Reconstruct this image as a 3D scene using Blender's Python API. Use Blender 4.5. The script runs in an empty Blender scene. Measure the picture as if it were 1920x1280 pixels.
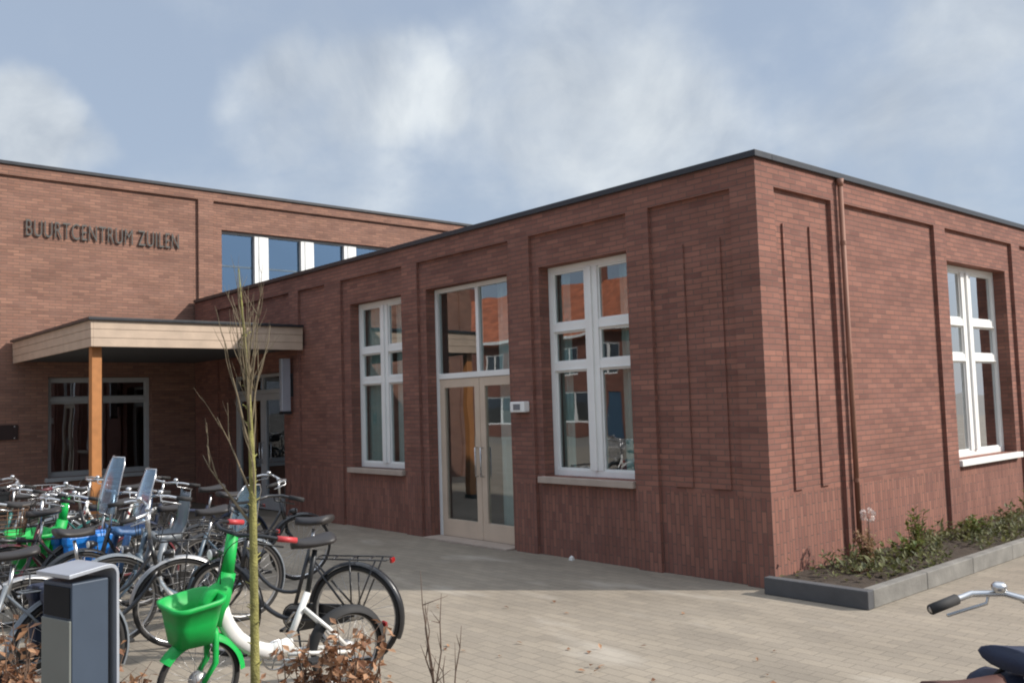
import bpy, bmesh, math, random
from mathutils import Vector, Matrix
from math import sin, cos, pi, radians as R
random.seed(7)
S = bpy.context.scene
COL = S.collection
V = Vector

# ------------------------------------------------------------------ helpers
class MB:
    """collects shapes into one mesh"""
    def __init__(s, M=None): s.bm = bmesh.new(); s.M = M
    def v(s, p):
        p = V(p)
        if s.M is not None: p = s.M @ p
        return s.bm.verts.new(p)
    def face(s, pts):
        return s.bm.faces.new([s.v(p) for p in pts])
    def box(s, a, b, M=None):
        x0, x1 = sorted((a[0], b[0])); y0, y1 = sorted((a[1], b[1])); z0, z1 = sorted((a[2], b[2]))
        P = [V((x, y, z)) for z in (z0, z1) for y in (y0, y1) for x in (x0, x1)]
        if M is not None: P = [M @ p for p in P]
        q = [s.v(p) for p in P]
        for f in ((0,2,3,1),(4,5,7,6),(0,1,5,4),(2,6,7,3),(0,4,6,2),(1,3,7,5)):
            s.bm.faces.new([q[i] for i in f])
    def tube(s, pts, r, n=8, closed=False, flat=1.0):
        pts = [V(p) for p in pts]; m = len(pts)
        rs = r if isinstance(r, (list, tuple)) else [r]*m
        rings = []; ref = None
        for i, p in enumerate(pts):
            a = pts[(i-1) % m] if (closed or i > 0) else p
            b = pts[(i+1) % m] if (closed or i < m-1) else p
            t = (b-a)
            t = t.normalized() if t.length > 1e-9 else V((0,0,1))
            if ref is None:
                ref = V((0,0,1)) if abs(t.z) < .9 else V((1,0,0))
            u = t.cross(ref)
            if u.length < 1e-6: u = t.orthogonal()
            u.normalize(); w = u.cross(t).normalized(); ref = w
            rings.append([s.v(p + rs[i]*(cos(2*pi*k/n)*u + flat*sin(2*pi*k/n)*w)) for k in range(n)])
        last = m if closed else m-1
        for i in range(last):
            A, B = rings[i], rings[(i+1) % m]
            for k in range(n):
                s.bm.faces.new((A[k], A[(k+1) % n], B[(k+1) % n], B[k]))
        if not closed:
            if n > 2:
                s.bm.faces.new(rings[0][::-1]); s.bm.faces.new(rings[-1])
    def ring(s, c, Rr, r, axis='y', n=40, k=8, a0=0, a1=2*pi, flat=1.0):
        c = V(c); pts = []
        full = abs(a1-a0) >= 2*pi-1e-6
        cnt = n if full else n+1
        for i in range(cnt):
            a = a0 + (a1-a0)*i/n
            if axis == 'y': pts.append(c + V((Rr*cos(a), 0, Rr*sin(a))))
            elif axis == 'z': pts.append(c + V((Rr*cos(a), Rr*sin(a), 0)))
            else: pts.append(c + V((0, Rr*cos(a), Rr*sin(a))))
        s.tube(pts, r, k, closed=full, flat=flat)
    def loft(s, rings, caps=True, closed=True):
        q = [[s.v(p) for p in ring] for ring in rings]; n = len(q[0])
        for i in range(len(q)-1):
            for k in range(n if closed else n-1):
                s.bm.faces.new((q[i][k], q[i][(k+1) % n], q[i+1][(k+1) % n], q[i+1][k]))
        if caps:
            s.bm.faces.new(q[0][::-1]); s.bm.faces.new(q[-1])
    def prism(s, poly, d0, d1, f):
        """poly: 2d points, f(u,v,d) -> 3d"""
        s.loft([[f(u, w, d0) for u, w in poly], [f(u, w, d1) for u, w in poly]])
    def ball(s, c, r, sz=(1,1,1), seg=12):
        c = V(c); rings = []
        for i in range(1, seg//2):
            t = pi*i/(seg//2)
            rings.append([c + V((r*sz[0]*sin(t)*cos(2*pi*k/seg), r*sz[1]*sin(t)*sin(2*pi*k/seg), r*sz[2]*cos(t))) for k in range(seg)])
        s.loft(rings)
    def leaf(s, p, d, nrm, L, w):
        d = d.normalized(); sd = d.cross(nrm)
        if sd.length < 1e-4: sd = d.orthogonal()
        sd.normalize(); nn = sd.cross(d)
        s.face([p, p+d*L*.5+sd*w+nn*w*.35, p+d*L, p+d*L*.5-sd*w+nn*w*.35])
    def build(s, name, mat, parent=None, smooth=False, bevel=0, loc=None):
        me = bpy.data.meshes.new(name)
        bmesh.ops.recalc_face_normals(s.bm, faces=s.bm.faces[:])
        s.bm.to_mesh(me); s.bm.free()
        if smooth:
            for p in me.polygons: p.use_smooth = True
        me.materials.append(mat)
        o = bpy.data.objects.new(name, me); COL.objects.link(o)
        if parent is not None: o.parent = parent
        if loc is not None: o.location = loc
        if bevel:
            b = o.modifiers.new('bevel', 'BEVEL'); b.width = bevel; b.segments = 2; b.limit_method = 'ANGLE'
        return o

def tag(o, label, cat, group=None, kind=None):
    o['label'] = label; o['category'] = cat
    if group: o['group'] = group
    if kind: o['kind'] = kind
    return o
def thing(name, label, cat, loc=(0,0,0), rz=0, group=None):
    o = bpy.data.objects.new(name, None); COL.objects.link(o)
    o.location = loc; o.rotation_euler = (0, 0, rz); o.empty_display_size = .2
    return tag(o, label, cat, group)
def copy_tree(o, parent=None):
    c = o.copy(); COL.objects.link(c)
    if parent is not None: c.parent = parent
    for ch in list(o.children): copy_tree(ch, c)
    return c

# ------------------------------------------------------------------ materials
def newmat(name):
    m = bpy.data.materials.new(name); m.use_nodes = True
    nt = m.node_tree; nt.nodes.clear()
    out = nt.nodes.new('ShaderNodeOutputMaterial'); return m, nt, out
def N(nt, typ, **kw):
    n = nt.nodes.new(typ)
    for k, val in kw.items(): setattr(n, k, val)
    return n
def math_(nt, op, a, b=None, c=None, clamp=False):
    n = nt.nodes.new('ShaderNodeMath'); n.operation = op; n.use_clamp = clamp
    for i, x in enumerate((a, b, c)):
        if x is None: continue
        if isinstance(x, (int, float)): n.inputs[i].default_value = x
        else: nt.links.new(x, n.inputs[i])
    return n.outputs[0]
def mixc(nt, fac, a, b, blend='MIX'):
    n = nt.nodes.new('ShaderNodeMix'); n.data_type = 'RGBA'; n.blend_type = blend
    for sock, x in ((n.inputs[0], fac), (n.inputs[6], a), (n.inputs[7], b)):
        if isinstance(x, (int, float)): sock.default_value = x
        elif isinstance(x, tuple): sock.default_value = (*x, 1) if len(x) == 3 else x
        else: nt.links.new(x, sock)
    return n.outputs[2]
def mat(name, col, rough=.5, metal=0, var=.12, scale=8, bump=0, spec=.5, coat=0):
    m, nt, out = newmat(name)
    b = N(nt, 'ShaderNodeBsdfPrincipled')
    b.inputs['Roughness'].default_value = rough; b.inputs['Metallic'].default_value = metal
    b.inputs['Specular IOR Level'].default_value = spec; b.inputs['Coat Weight'].default_value = coat
    tc = N(nt, 'ShaderNodeTexCoord')
    nz = N(nt, 'ShaderNodeTexNoise'); nz.inputs['Scale'].default_value = scale; nz.inputs['Detail'].default_value = 4
    nt.links.new(tc.outputs['Object'], nz.inputs['Vector'])
    f = math_(nt, 'MULTIPLY_ADD', nz.outputs['Fac'], 2*var*1.6, 1-var*1.6)
    cc = N(nt, 'ShaderNodeCombineColor')
    for i in range(3): nt.links.new(f, cc.inputs[i])
    nt.links.new(mixc(nt, 1.0, tuple(col), cc.outputs[0], 'MULTIPLY'), b.inputs['Base Color'])
    r = math_(nt, 'MULTIPLY_ADD', nz.outputs['Fac'], .2, rough-.1, clamp=True)
    nt.links.new(r, b.inputs['Roughness'])
    if bump:
        bp = N(nt, 'ShaderNodeBump'); bp.inputs['Strength'].default_value = bump; bp.inputs['Distance'].default_value = .01
        n2 = N(nt, 'ShaderNodeTexNoise'); n2.inputs['Scale'].default_value = scale*6; n2.inputs['Detail'].default_value = 9
        nt.links.new(tc.outputs['Object'], n2.inputs['Vector'])
        nt.links.new(n2.outputs['Fac'], bp.inputs['Height']); nt.links.new(bp.outputs[0], b.inputs['Normal'])
    nt.links.new(b.outputs[0], out.inputs[0])
    return m

def brick_mat(name, c1, c2, mortar, soldier_z=None, roughness=.85):
    m, nt, out = newmat(name)
    g = N(nt, 'ShaderNodeNewGeometry')
    sp = N(nt, 'ShaderNodeSeparateXYZ'); nt.links.new(g.outputs['Position'], sp.inputs[0])
    sn = N(nt, 'ShaderNodeSeparateXYZ'); nt.links.new(g.outputs['True Normal'], sn.inputs[0])
    isx = math_(nt, 'GREATER_THAN', math_(nt, 'ABSOLUTE', sn.outputs[0]), .7)
    u = math_(nt, 'ADD', math_(nt, 'MULTIPLY', sp.outputs[1], isx), math_(nt, 'MULTIPLY', sp.outputs[0], math_(nt, 'SUBTRACT', 1.0, isx)))
    z = sp.outputs[2]
    if soldier_z is not None:
        low = math_(nt, 'LESS_THAN', z, soldier_z)
        hi = math_(nt, 'SUBTRACT', 1.0, low)
        a = math_(nt, 'ADD', math_(nt, 'MULTIPLY', u, hi), math_(nt, 'MULTIPLY', z, low))
        b_ = math_(nt, 'ADD', math_(nt, 'MULTIPLY', z, hi), math_(nt, 'MULTIPLY', u, low))
    else: a, b_ = u, z
    cv = N(nt, 'ShaderNodeCombineXYZ'); nt.links.new(a, cv.inputs[0]); nt.links.new(b_, cv.inputs[1])
    bt = N(nt, 'ShaderNodeTexBrick'); nt.links.new(cv.outputs[0], bt.inputs['Vector'])
    bt.inputs['Scale'].default_value = 1; bt.inputs['Brick Width'].default_value = .205; bt.inputs['Row Height'].default_value = .056
    bt.inputs['Mortar Size'].default_value = .0055; bt.inputs['Mortar Smooth'].default_value = .25; bt.inputs['Bias'].default_value = -.1
    bt.inputs['Color1'].default_value = (*c1, 1); bt.inputs['Color2'].default_value = (*c2, 1); bt.inputs['Mortar'].default_value = (*mortar, 1)
    # second random tint per brick: same layout, other colours, shifted by whole bricks
    sh = N(nt, 'ShaderNodeVectorMath', operation='ADD'); sh.inputs[1].default_value = (.205*37, .056*52, 0)
    nt.links.new(cv.outputs[0], sh.inputs[0])
    b2 = N(nt, 'ShaderNodeTexBrick'); nt.links.new(sh.outputs[0], b2.inputs['Vector'])
    for k in ('Scale', 'Brick Width', 'Row Height', 'Mortar Size', 'Mortar Smooth'): b2.inputs[k].default_value = bt.inputs[k].default_value
    b2.inputs['Color1'].default_value = (.80,.79,.83,1); b2.inputs['Color2'].default_value = (1.17,1.14,1.10,1); b2.inputs['Mortar'].default_value = (1,1,1,1)
    col = mixc(nt, .75, bt.outputs['Color'], b2.outputs['Color'], 'MULTIPLY')
    # weathering, streaked along the courses
    mp = N(nt, 'ShaderNodeMapping'); mp.inputs['Scale'].default_value = (.7, 2.2, 1)
    nt.links.new(cv.outputs[0], mp.inputs['Vector'])
    nz = N(nt, 'ShaderNodeTexNoise'); nz.inputs['Scale'].default_value = 1.3; nz.inputs['Detail'].default_value = 7; nz.inputs['Roughness'].default_value = .62
    nt.links.new(mp.outputs[0], nz.inputs['Vector'])
    w = math_(nt, 'MULTIPLY_ADD', nz.outputs['Fac'], .9, .55)
    wc = N(nt, 'ShaderNodeCombineColor')
    for i in range(3): nt.links.new(w, wc.inputs[i])
    col = mixc(nt, 1.0, col, wc.outputs[0], 'MULTIPLY')
    n3 = N(nt, 'ShaderNodeTexNoise'); n3.inputs['Scale'].default_value = 3.5; n3.inputs['Detail'].default_value = 5
    nt.links.new(mp.outputs[0], n3.inputs['Vector'])
    bl = math_(nt, 'MULTIPLY', math_(nt, 'SUBTRACT', n3.outputs['Fac'], .5, clamp=True), 1.6, clamp=True)
    col = mixc(nt, bl, col, (c1[0]*1.0, c1[1]*1.1, c1[2]*1.15))
    b = N(nt, 'ShaderNodeBsdfPrincipled'); b.inputs['Roughness'].default_value = roughness; b.inputs['Specular IOR Level'].default_value = .25
    nt.links.new(col, b.inputs['Base Color'])
    bp = N(nt, 'ShaderNodeBump'); bp.inputs['Strength'].default_value = .7; bp.inputs['Distance'].default_value = .008
    h = math_(nt, 'SUBTRACT', math_(nt, 'MULTIPLY', n3.outputs['Fac'], .35), bt.outputs['Fac'])
    nt.links.new(h, bp.inputs['Height']); nt.links.new(bp.outputs[0], b.inputs['Normal'])
    nt.links.new(b.outputs[0], out.inputs[0])
    return m

def paver_mat(name):
    m, nt, out = newmat(name)
    g = N(nt, 'ShaderNodeNewGeometry')
    bt = N(nt, 'ShaderNodeTexBrick'); nt.links.new(g.outputs['Position'], bt.inputs['Vector'])
    bt.inputs['Scale'].default_value = 1; bt.inputs['Brick Width'].default_value = .212; bt.inputs['Row Height'].default_value = .106
    bt.inputs['Mortar Size'].default_value = .004; bt.inputs['Mortar Smooth'].default_value = .5; bt.inputs['Bias'].default_value = 0
    bt.inputs['Color1'].default_value = (.315,.270,.212,1); bt.inputs['Color2'].default_value = (.272,.235,.188,1); bt.inputs['Mortar'].default_value = (.20,.172,.138,1)
    nz = N(nt, 'ShaderNodeTexNoise'); nz.inputs['Scale'].default_value = .9; nz.inputs['Detail'].default_value = 8; nz.inputs['Roughness'].default_value = .65
    mp = N(nt, 'ShaderNodeMapping'); mp.inputs['Scale'].default_value = (.5, 1.6, 1); nt.links.new(g.outputs['Position'], mp.inputs['Vector'])
    nt.links.new(mp.outputs[0], nz.inputs['Vector'])
    f = math_(nt, 'MULTIPLY_ADD', nz.outputs['Fac'], .95, .52)
    cc = N(nt, 'ShaderNodeCombineColor')
    for i in range(3): nt.links.new(f, cc.inputs[i])
    col = mixc(nt, 1.0, bt.outputs['Color'], cc.outputs[0], 'MULTIPLY')
    fine = N(nt, 'ShaderNodeTexNoise'); fine.inputs['Scale'].default_value = 60; fine.inputs['Detail'].default_value = 3
    nt.links.new(g.outputs['Position'], fine.inputs['Vector'])
    f2 = math_(nt, 'MULTIPLY_ADD', fine.outputs['Fac'], .36, .82)
    c2 = N(nt, 'ShaderNodeCombineColor')
    for i in range(3): nt.links.new(f2, c2.inputs[i])
    col = mixc(nt, 1.0, col, c2.outputs[0], 'MULTIPLY')
    # pale lime stains
    st = N(nt, 'ShaderNodeTexNoise'); st.inputs['Scale'].default_value = 1.1; st.inputs['Detail'].default_value = 5
    m2 = N(nt, 'ShaderNodeMapping'); m2.inputs['Scale'].default_value = (.55, 1.5, 1); m2.inputs['Location'].default_value = (3.3, .7, 0)
    nt.links.new(g.outputs['Position'], m2.inputs['Vector']); nt.links.new(m2.outputs[0], st.inputs['Vector'])
    sf = math_(nt, 'MULTIPLY', math_(nt, 'SUBTRACT', st.outputs['Fac'], .585, clamp=True), 5.0, clamp=True)
    col = mixc(nt, math_(nt, 'MULTIPLY', sf, .75), col, (.52,.47,.40))
    b = N(nt, 'ShaderNodeBsdfPrincipled'); b.inputs['Roughness'].default_value = .9; b.inputs['Specular IOR Level'].default_value = .2
    nt.links.new(col, b.inputs['Base Color'])
    bp = N(nt, 'ShaderNodeBump'); bp.inputs['Strength'].default_value = .4; bp.inputs['Distance'].default_value = .006
    nt.links.new(math_(nt, 'SUBTRACT', math_(nt, 'MULTIPLY', fine.outputs['Fac'], .4), bt.outputs['Fac']), bp.inputs['Height'])
    nt.links.new(bp.outputs[0], b.inputs['Normal'])
    nt.links.new(b.outputs[0], out.inputs[0])
    return m

def glass_mat(name, tint=(.82,.88,.87), k=1.9, rough=0.0, refl=(.95,.97,1)):
    m, nt, out = newmat(name)
    tr = N(nt, 'ShaderNodeBsdfTransparent'); tr.inputs[0].default_value = (*tint, 1)
    gl = N(nt, 'ShaderNodeBsdfGlossy'); gl.inputs['Roughness'].default_value = rough; gl.inputs[0].default_value = (*refl,1)
    fr = N(nt, 'ShaderNodeFresnel'); fr.inputs[0].default_value = 1.5
    g = N(nt, 'ShaderNodeNewGeometry')
    # panes are never quite flat
    nz = N(nt, 'ShaderNodeTexNoise'); nz.inputs['Scale'].default_value = 1.3; nz.inputs['Detail'].default_value = 1
    nt.links.new(g.outputs['Position'], nz.inputs['Vector'])
    bp = N(nt, 'ShaderNodeBump'); bp.inputs['Strength'].default_value = .12; bp.inputs['Distance'].default_value = .02
    nt.links.new(nz.outputs['Fac'], bp.inputs['Height']); nt.links.new(bp.outputs[0], gl.inputs['Normal'])
    f = math_(nt, 'MULTIPLY', math_(nt, 'MULTIPLY', fr.outputs[0], k, clamp=True), math_(nt, 'SUBTRACT', 1.0, g.outputs['Backfacing']))
    mx = N(nt, 'ShaderNodeMixShader'); nt.links.new(f, mx.inputs[0]); nt.links.new(tr.outputs[0], mx.inputs[1]); nt.links.new(gl.outputs[0], mx.inputs[2])
    nt.links.new(mx.outputs[0], out.inputs[0])
    return m

def leaf_mat(name, c1, c2, trans=.3):
    m, nt, out = newmat(name)
    g = N(nt, 'ShaderNodeNewGeometry')
    col = mixc(nt, g.outputs['Random Per Island'], c1, c2)
    d = N(nt, 'ShaderNodeBsdfPrincipled'); d.inputs['Roughness'].default_value = .6; nt.links.new(col, d.inputs['Base Color'])
    t = N(nt, 'ShaderNodeBsdfTranslucent'); nt.links.new(col, t.inputs[0])
    mx = N(nt, 'ShaderNodeMixShader'); mx.inputs[0].default_value = trans
    nt.links.new(d.outputs[0], mx.inputs[1]); nt.links.new(t.outputs[0], mx.inputs[2]); nt.links.new(mx.outputs[0], out.inputs[0])
    return m

M = {}
M['brick'] = brick_mat('brick', (.272,.128,.096), (.208,.097,.076), (.150,.096,.080), soldier_z=.845)
M['brick_c'] = brick_mat('brick_orange', (.295,.160,.116), (.232,.123,.091), (.170,.115,.09))
M['brick_house'] = brick_mat('brick_house', (.26,.10,.07), (.18,.075,.055), (.2,.15,.12))
M['paver'] = paver_mat('paver')
M['white'] = mat('white_paint', (.84,.84,.81), .4, var=.05, scale=3)
M['beige'] = mat('beige_paint', (.62,.50,.385), .5, var=.08, scale=4)
M['greyframe'] = mat('grey_frame', (.42,.43,.43), .45, var=.05)
M['sill'] = mat('sill_concrete', (.44,.36,.30), .8, var=.12, scale=6, bump=.2)
M['coping'] = mat('coping_metal', (.025,.027,.032), .4, var=.1)
M['roofing'] = mat('roofing', (.05,.05,.055), .9)
M['copper'] = mat('copper_pipe', (.25,.12,.08), .65, metal=.1, var=.2, scale=5)
M['plaster'] = mat('plaster', (.34,.35,.34), .9, var=.05)
M['floor'] = mat('floor_lino', (.16,.13,.11), .5, var=.1)
M['glass'] = glass_mat('glass', (.82,.88,.87), 4.4)
M['glass_dark'] = glass_mat('glass_dark', (.40,.46,.48), 4.0)
M['glass_sky'] = glass_mat('glass_sky_blue', (.20,.30,.40), 8.0, 0.0, (.40,.60,.85))  # blue of the mirrored sky is put into the gloss colour
M['letters'] = mat('letter_steel', (.085,.082,.075), .5, metal=.2)
M['fascia'] = mat('fascia_wood', (.50,.385,.29), .65, var=.16, scale=5, bump=.15)
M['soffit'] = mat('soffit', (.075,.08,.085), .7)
M['post'] = mat('post_wood', (.42,.175,.055), .55, var=.18, scale=9, bump=.1)
M['darkmetal'] = mat('dark_metal', (.03,.032,.035), .45, metal=.4)
M['plaque'] = mat('plaque_bronze', (.035,.02,.018), .4, metal=.3)
M['kerb'] = mat('kerb_concrete', (.21,.20,.18), .9, var=.3, scale=5, bump=.35)
M['kerbshade'] = mat('kerb_shaded_concrete', (.085,.085,.088), .9, var=.2, scale=5, bump=.35)  # kerb concrete again, with the end face's shade put into the colour
M['soil'] = mat('soil', (.055,.04,.028), 1, var=.4, scale=14, bump=.8)
M['green_leaf'] = leaf_mat('green_leaf', (.07,.11,.02), (.22,.24,.06))
M['dark_leaf'] = leaf_mat('dark_leaf', (.06,.07,.025), (.19,.19,.07))
M['brown_leaf'] = leaf_mat('brown_leaf', (.20,.085,.04), (.52,.30,.17))
M['dry_leaf'] = leaf_mat('dry_leaf', (.26,.15,.07), (.42,.30,.17))
M['petal'] = leaf_mat('petal', (.62,.50,.46), (.75,.66,.62))
M['twig'] = mat('twig_bark', (.13,.085,.06), .9, var=.3, scale=30)
M['bark'] = mat('tree_bark', (.23,.215,.07), .9, var=.55, scale=16, bump=.9)
M['branch'] = mat('branch_bark', (.17,.135,.085), .9, var=.35, scale=24)
M['redwood'] = mat('rose_stem', (.14,.07,.04), .9, var=.3, scale=30)
M['tyre'] = mat('tyre_rubber', (.028,.026,.025), .8, var=.25, scale=12)
M['steel'] = mat('bright_steel', (.62,.62,.62), .28, metal=.9, var=.1)
M['rimgrey'] = mat('rim_alloy', (.48,.47,.46), .38, metal=.7, var=.12)
M['black'] = mat('black_paint', (.018,.018,.02), .32, var=.15, coat=.3)
M['rubber'] = mat('black_rubber', (.022,.021,.021), .75, var=.2)
M['leather'] = mat('saddle_vinyl', (.030,.026,.025), .5, var=.2)
M['brownsaddle'] = mat('saddle_brown', (.085,.035,.025), .5, var=.2)
M['green'] = mat('green_plastic', (.006,.40,.07), .5, var=.22, scale=9)
M['whitep'] = mat('white_plastic', (.72,.71,.68), .35, var=.06)
M['red'] = mat('red_plastic', (.46,.045,.05), .45)
M['maroon'] = mat('maroon_paint', (.11,.02,.025), .35, coat=.3)
M['navy'] = mat('navy_fabric', (.018,.026,.055), .7, var=.25, scale=14, bump=.2)
M['blue'] = mat('blue_tarpaulin', (.006,.16,.52), .4, var=.15, scale=7, bump=.25)
M['seatblue'] = mat('seat_blue', (.045,.12,.27), .5, var=.12)
M['greypaint'] = mat('grey_paint', (.17,.19,.21), .35, var=.12, coat=.2)
M['bluegrey'] = mat('blue_grey_paint', (.085,.125,.165), .35, var=.12, coat=.2)
M['teal'] = mat('teal_paint', (.02,.14,.13), .35, coat=.2)
M['wicker'] = mat('wicker', (.16,.09,.05), .8, var=.35, scale=30, bump=.6)
M['lamp'] = mat('lamp_lens', (.75,.75,.72), .2)
M['redlens'] = mat('red_lens', (.28,.012,.012), .2)
M['screen'] = glass_mat('wind_screen_plastic', (.62,.74,.84), 2.6, .12)
_nt = M['screen'].node_tree; _o = [n for n in _nt.nodes if n.type == 'OUTPUT_MATERIAL'][0]; _src = _o.inputs[0].links[0].from_socket
_d = N(_nt, 'ShaderNodeBsdfDiffuse'); _d.inputs[0].default_value = (.42,.58,.70,1)
_m = N(_nt, 'ShaderNodeMixShader'); _m.inputs[0].default_value = .16; _nt.links.new(_src, _m.inputs[1]); _nt.links.new(_d.outputs[0], _m.inputs[2]); _nt.links.new(_m.outputs[0], _o.inputs[0])
M['binblue'] = mat('bin_steel_blue', (.048,.068,.100), .5, var=.1, scale=4, metal=.1)
M['binfront'] = mat('bin_front_grey', (.16,.17,.155), .55, var=.12, scale=5)
M['binhood'] = mat('bin_hood_steel', (.42,.45,.50), .38, metal=.35, var=.1, scale=4)
M['void'] = mat('dark_slot', (.006,.006,.007), .9)
M['curtain'] = mat('curtain_cloth', (.72,.77,.74), .9, var=.08)
M['tealcurtain'] = mat('teal_curtain', (.50,.62,.58), .9, var=.08)
M['paper'] = mat('paper', (.75,.74,.70), .8, var=.03)
M['tile'] = mat('roof_tile', (.42,.13,.06), .8, var=.5, scale=2.5, bump=.3)
M['doorblue'] = mat('door_paint', (.05,.10,.16), .4)
M['orange'] = mat('orange_paint', (.5,.16,.03), .4)

# ------------------------------------------------------------------ ground
def sheet(name, x0, y0, x1, y1, z, m):
    b = MB(); b.face([(x0,y0,z),(x1,y0,z),(x1,y1,z),(x0,y1,z)])
    o = b.build(name, m); o['kind'] = 'structure'; return o
sheet('ground', -400, -400, 400, 400, -.008, mat('far_ground', (.22,.2,.17), .95))
sheet('pavement', -60, -19, 60, 60, 0, M['paver'])
b = MB()
for q in ((-.75,-6.6,1.0,-5.72),(.05,-5.72,1.0,-4.2)):
    nx_, ny_ = int((q[2]-q[0])/.09), int((q[3]-q[1])/.09)
    G = [[b.v((q[0]+(q[2]-q[0])*i/nx_, q[1]+(q[3]-q[1])*j/ny_, .006 if i in (0,nx_) or j in (0,ny_) else .006+.03*random.random())) for j in range(ny_+1)] for i in range(nx_+1)]
    for i in range(nx_):
        for j in range(ny_): b.bm.faces.new((G[i][j],G[i+1][j],G[i+1][j+1],G[i][j+1]))
o = b.build('soil_strip', M['soil'], smooth=True); o['kind'] = 'structure'
b = MB()
for k in range(420):
    if k < 300:
        p = V((random.uniform(-.7,1.1), random.uniform(-6.5,-4.1), .045))
        if p.y > -5.72 and p.x < .05: p.z = .008
    else: p = V((random.gauss(.8,1.1), random.gauss(-4.0,1.1), .008))
    b.leaf(p, V((random.uniform(-1,1),random.uniform(-1,1),random.uniform(0,.3))), V((random.uniform(-.3,.3),random.uniform(-.3,.3),1)), random.uniform(.03,.06), random.uniform(.01,.02))
o = b.build('fallen_leaves', M['brown_leaf']); o['kind'] = 'stuff'; o['label'] = 'dry brown fallen leaves scattered on the paving by the bicycles'

# ------------------------------------------------------------------ facades
HOLE = .34
def facade(mb, us, vs, depth, f):
    """cells between the breaks us x vs, each at its own depth behind the wall plane; None = opening"""
    us, vs = sorted(set(us)), sorted(set(vs))
    D = {}
    for i in range(len(us)-1):
        for j in range(len(vs)-1):
            D[i, j] = depth((us[i]+us[i+1])/2, (vs[j]+vs[j+1])/2)
    for (i, j), d in D.items():
        if d is not None:
            mb.face([f(us[i],vs[j],d), f(us[i+1],vs[j],d), f(us[i+1],vs[j+1],d), f(us[i],vs[j+1],d)])
        dd = HOLE if d is None else d
        for (a, b), e in (((i+1, j), 'u'), ((i, j+1), 'v')):
            if (a, b) not in D: continue
            d2 = D[a, b]; d2 = HOLE if d2 is None else d2
            if abs(d2-dd) < 1e-6: continue
            if e == 'u':
                u = us[i+1]; mb.face([f(u,vs[j],dd), f(u,vs[j],d2), f(u,vs[j+1],d2), f(u,vs[j+1],dd)])
            else:
                w = vs[j+1]; mb.face([f(us[i],w,dd), f(us[i],w,d2), f(us[i+1],w,d2), f(us[i+1],w,dd)])

def in_(r, u, w): return r[0] < u < r[1] and r[2] < w < r[3]

HA = 4.10          # wall top of the low building, coping above
XC = -13.55        # plane of the tall building's front
# --- low building
low = thing('brick_building', 'long single-storey red brick building with white windows and dark flat roof edge', 'building', (-6, 6, 0))
def part(mb, name, m, parent, **k):
    """build in world coordinates, parent to a thing that stands unrotated"""
    o = mb.build(name, m, parent, **k)
    o.matrix_parent_inverse = Matrix.Translation(-V(root_of(parent).location))
    return o
def root_of(o):
    while o.parent: o = o.parent
    return o
def sub(mb, name, m, parent, **k):
    return mb.build(name, m, parent, **k)

A = lambda u, w, d: (u, d, w)                # facade in shade (y = 0)
B = lambda u, w, d: (-d, u, w)               # sunlit facade (x = 0)
Cc = lambda u, w, d: (XC-d, u, w)            # tall building's front
TOPB = 3.85
baysA = [(-1.35,-.30), (-3.25,-1.66), (-5.62,-3.63), (-7.72,-5.99), (-9.12,-8.22), (-12.45,-9.45)]
stripsA = [(-.68,-.46,.90,3.39), (-1.14,-.92,.90,3.39)]
holesA = [(-3.13,-1.71,.93,3.45), (-5.47,-3.72,.0,3.45), (-7.50,-6.08,.90,3.45), (-12.05,-9.75,.0,2.50)]
def depA(u, w):
    for h in holesA:
        if in_(h, u, w): return None
    for s_ in stripsA:
        if in_(s_, u, w): return .024
    for b_ in baysA:
        if b_[0] < u < b_[1] and w < TOPB: return .045
    return 0
baysB = [(.31,1.39), (1.67,3.85), (4.16,6.32), (6.62,9.0), (9.3,11.5), (11.8,14)]
stripsB = [(.48,.62,.88,3.51), (.98,1.12,.88,3.53)]
holesB = [(4.24,6.14,.93,3.45), (7.25,8.85,.93,3.45)]
def depB(u, w):
    for h in holesB:
        if in_(h, u, w): return None
    for s_ in stripsB:
        if in_(s_, u, w): return .024
    for b_ in baysB:
        if b_[0] < u < b_[1] and w < TOPB: return .045
    return 0
b = MB()
facade(b, [XC, 0] + [x for r in baysA+holesA+stripsA for x in r[:2]], [0, HA, TOPB] + [x for r in holesA+stripsA for x in r[2:]], depA, A)
facade(b, [0, 16] + [x for r in baysB+holesB+stripsB for x in r[:2]], [0, HA, TOPB] + [x for r in holesB+stripsB for x in r[2:]], depB, B)
b.face([(XC,16,0),(0,16,0),(0,16,HA),(XC,16,HA)])
part(b, 'wall', M['brick'], low)
b = MB(); b.box((XC+.01,.02,3.96),(-.02,15.98,4.06))
part(b, 'roof', M['roofing'], low)
b = MB()
b.box((XC+.012,-.035,HA),(.035,.26,HA+.065)); b.box((-.26,.26,HA),(.035,16.03,HA+.065))
part(b, 'coping', M['coping'], low, bevel=.006)
# inside of the low building
b = MB()
b.box((XC+.05,.36,.003),(-.36,9,.012)); part(b, 'interior_floor', M['floor'], low)
b = MB()
b.box((XC+.05,4.6,.02),(-.36,4.7,3.9)); b.box((-5.9,.45,.02),(-5.8,4.58,3.9)); b.box((-9.4,.45,.02),(-9.3,4.58,3.9)); b.box((-3.45,.45,.02),(-3.38,4.58,3.9))
part(b, 'interior_wall', M['plaster'], low)
b = MB(); b.box((XC+.05,.36,3.72),(-.36,9,3.76)); part(b, 'interior_ceiling', M['plaster'], low)

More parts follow.
